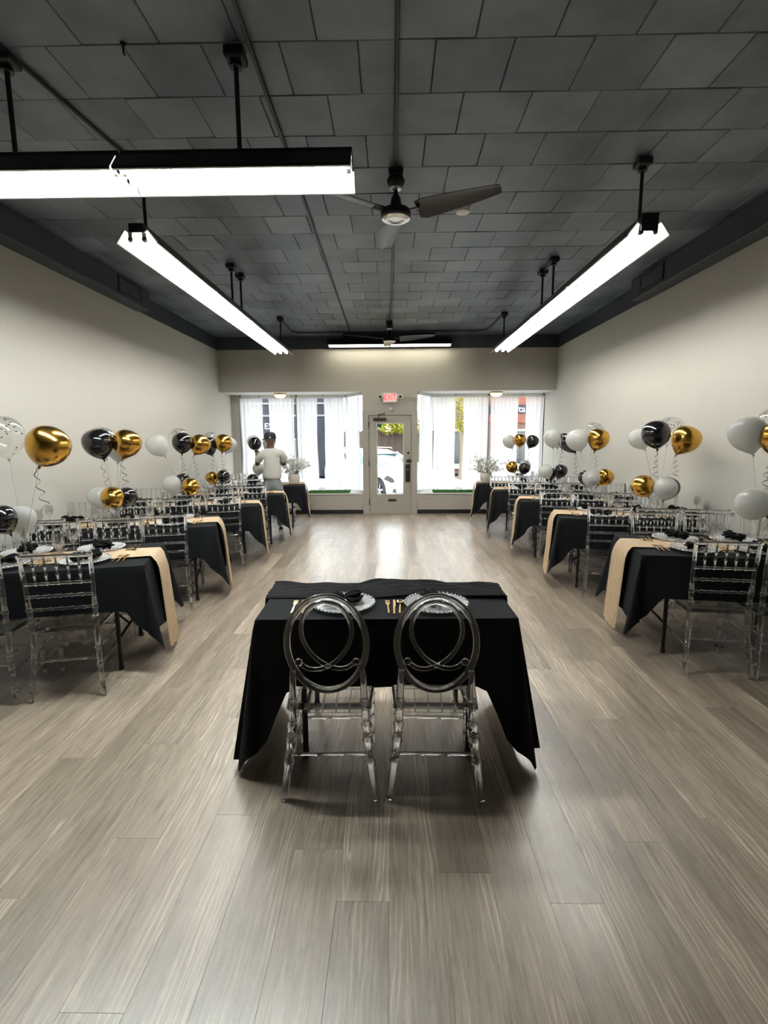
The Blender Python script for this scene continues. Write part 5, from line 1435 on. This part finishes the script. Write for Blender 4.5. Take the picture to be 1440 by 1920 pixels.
# cap: crown, band, brim turned to the left
cp = MB().lathe([(0.094, 0.0), (0.098, 0.02), (0.098, 0.055), (0.088, 0.09), (0.06, 0.115), (0.0, 0.122)], 24, (-0.01, 0.045, 1.572)).build('cap', M['cap'], man, 60)
brim = MB().grid(lambda u, v: (-0.01 + (0.09 + 0.085 * v * math.sin(PI * u) ** 0.6) * math.cos(math.radians(105 + 75 * u)), 0.045 + (0.09 + 0.085 * v * math.sin(PI * u) ** 0.6) * math.sin(math.radians(105 + 75 * u)), 1.588 - 0.02 * v), 12, 4)
bo = brim.build('brim', M['cap'], cp, 60); sm = bo.modifiers.new('thick', 'SOLIDIFY'); sm.thickness = 0.006
MB().lathe([(0.008, 0.0), (0.009, 0.004), (0.0, 0.007)], 10, (-0.01, 0.045, 1.693)).build('button', M['cap'], cp, 60)
MB().bb(-0.018, 0.006, -0.056, -0.050, 1.592, 1.612, 0.002).build('cap_patch', M['white'], cp)
MB().tube([(-0.01 + 0.088 * math.cos(a), 0.045 + 0.088 * math.sin(a) * 0.98, 1.568) for a in [2 * PI * k / 20 for k in range(20)]], 0.010, 6, True).build('hairline', M['skin'], cp, 60)
# shirt
V = []; Eg = []
h0 = vv((0.0, 0.0, 0.875), (0.178, 0.145)); h1 = vv((0, 0.0, 0.98), (0.172, 0.135), h0); h2 = vv((0, 0.005, 1.12), (0.165, 0.125), h1); h3 = vv((0, 0.0, 1.25), (0.172, 0.125), h2); h4 = vv((0, 0.0, 1.36), (0.15, 0.10), h3); vv((-0.002, 0.012, 1.425), (0.072, 0.068), h4)
for s, q in ((-1, ((-0.158, 0.0, 1.345), (-0.205, 0.035, 1.26), (-0.232, 0.07, 1.185))), (1, ((0.158, 0.0, 1.345), (0.198, 0.06, 1.255), (0.208, 0.11, 1.185)))):
    s1 = vv(q[0], 0.086, h4); s2 = vv(q[1], 0.074, s1); vv(q[2], 0.068, s2)
skin('shirt', V, Eg, M['shirt'], man)
# sweatpants
V = []; Eg = []
w0 = vv((0, 0.0, 0.90), (0.160, 0.135)); 
vv((0, 0.0, 0.955), (0.152, 0.125), w0)
for s in (-1, 1):
    k1 = vv((s * 0.085, -0.005, 0.80), (0.105, 0.125), w0); k2 = vv((s * 0.105, 0.0, 0.62), (0.095, 0.11), k1); k3 = vv((s * 0.112, 0.01, 0.46), (0.080, 0.088), k2); k4 = vv((s * 0.118, -0.015, 0.28), (0.072, 0.078), k3); k5 = vv((s * 0.12, -0.012, 0.15), (0.062, 0.068), k4); vv((s * 0.12, -0.010, 0.10), (0.045, 0.05), k5)
skin('sweatpants', V, Eg, M['pants'], man)
for s in (-1, 1):
    sh = MB()
    lv = [(-0.085, 0.030, 0.05, 0.11), (-0.05, 0.042, 0.06, 0.115), (0.02, 0.045, 0.06, 0.10), (0.09, 0.050, 0.055, 0.075), (0.15, 0.045, 0.045, 0.055), (0.185, 0.028, 0.03, 0.04)]
    for k in range(len(lv)):
        pass
    n = 10; vs = []; fs = []
    for (y, w, zm, zt_) in lv:
        for i in range(n):
            a = 2 * PI * i / n
            vs.append((s * 0.122 + w * math.cos(a), y, max(0.022, 0.022 + (zt_ - 0.022) * (0.5 + 0.5 * math.sin(a)))))
    for l in range(len(lv) - 1):
        for i in range(n): fs.append((l * n + i, l * n + (i + 1) % n, (l + 1) * n + (i + 1) % n, (l + 1) * n + i))
    fs.append(tuple(reversed(range(n)))); fs.append(tuple((len(lv) - 1) * n + i for i in range(n)))
    sh.add(vs, fs); so = sh.build('shoe', M['shoe'], man, 50)
    MB().prism([(s * 0.122 - 0.048, -0.09), (s * 0.122 + 0.048, -0.09), (s * 0.122 + 0.052, 0.10), (s * 0.122 + 0.03, 0.188), (s * 0.122 - 0.03, 0.188), (s * 0.122 - 0.052, 0.10)], 0.0, 0.026).build('sole', M['white'], so)
    MB().box((s * 0.122, -0.086, 0.075), (0.045, 0.012, 0.05), None, 0.004).build('heel_tab', M['shoe_dark'], so)
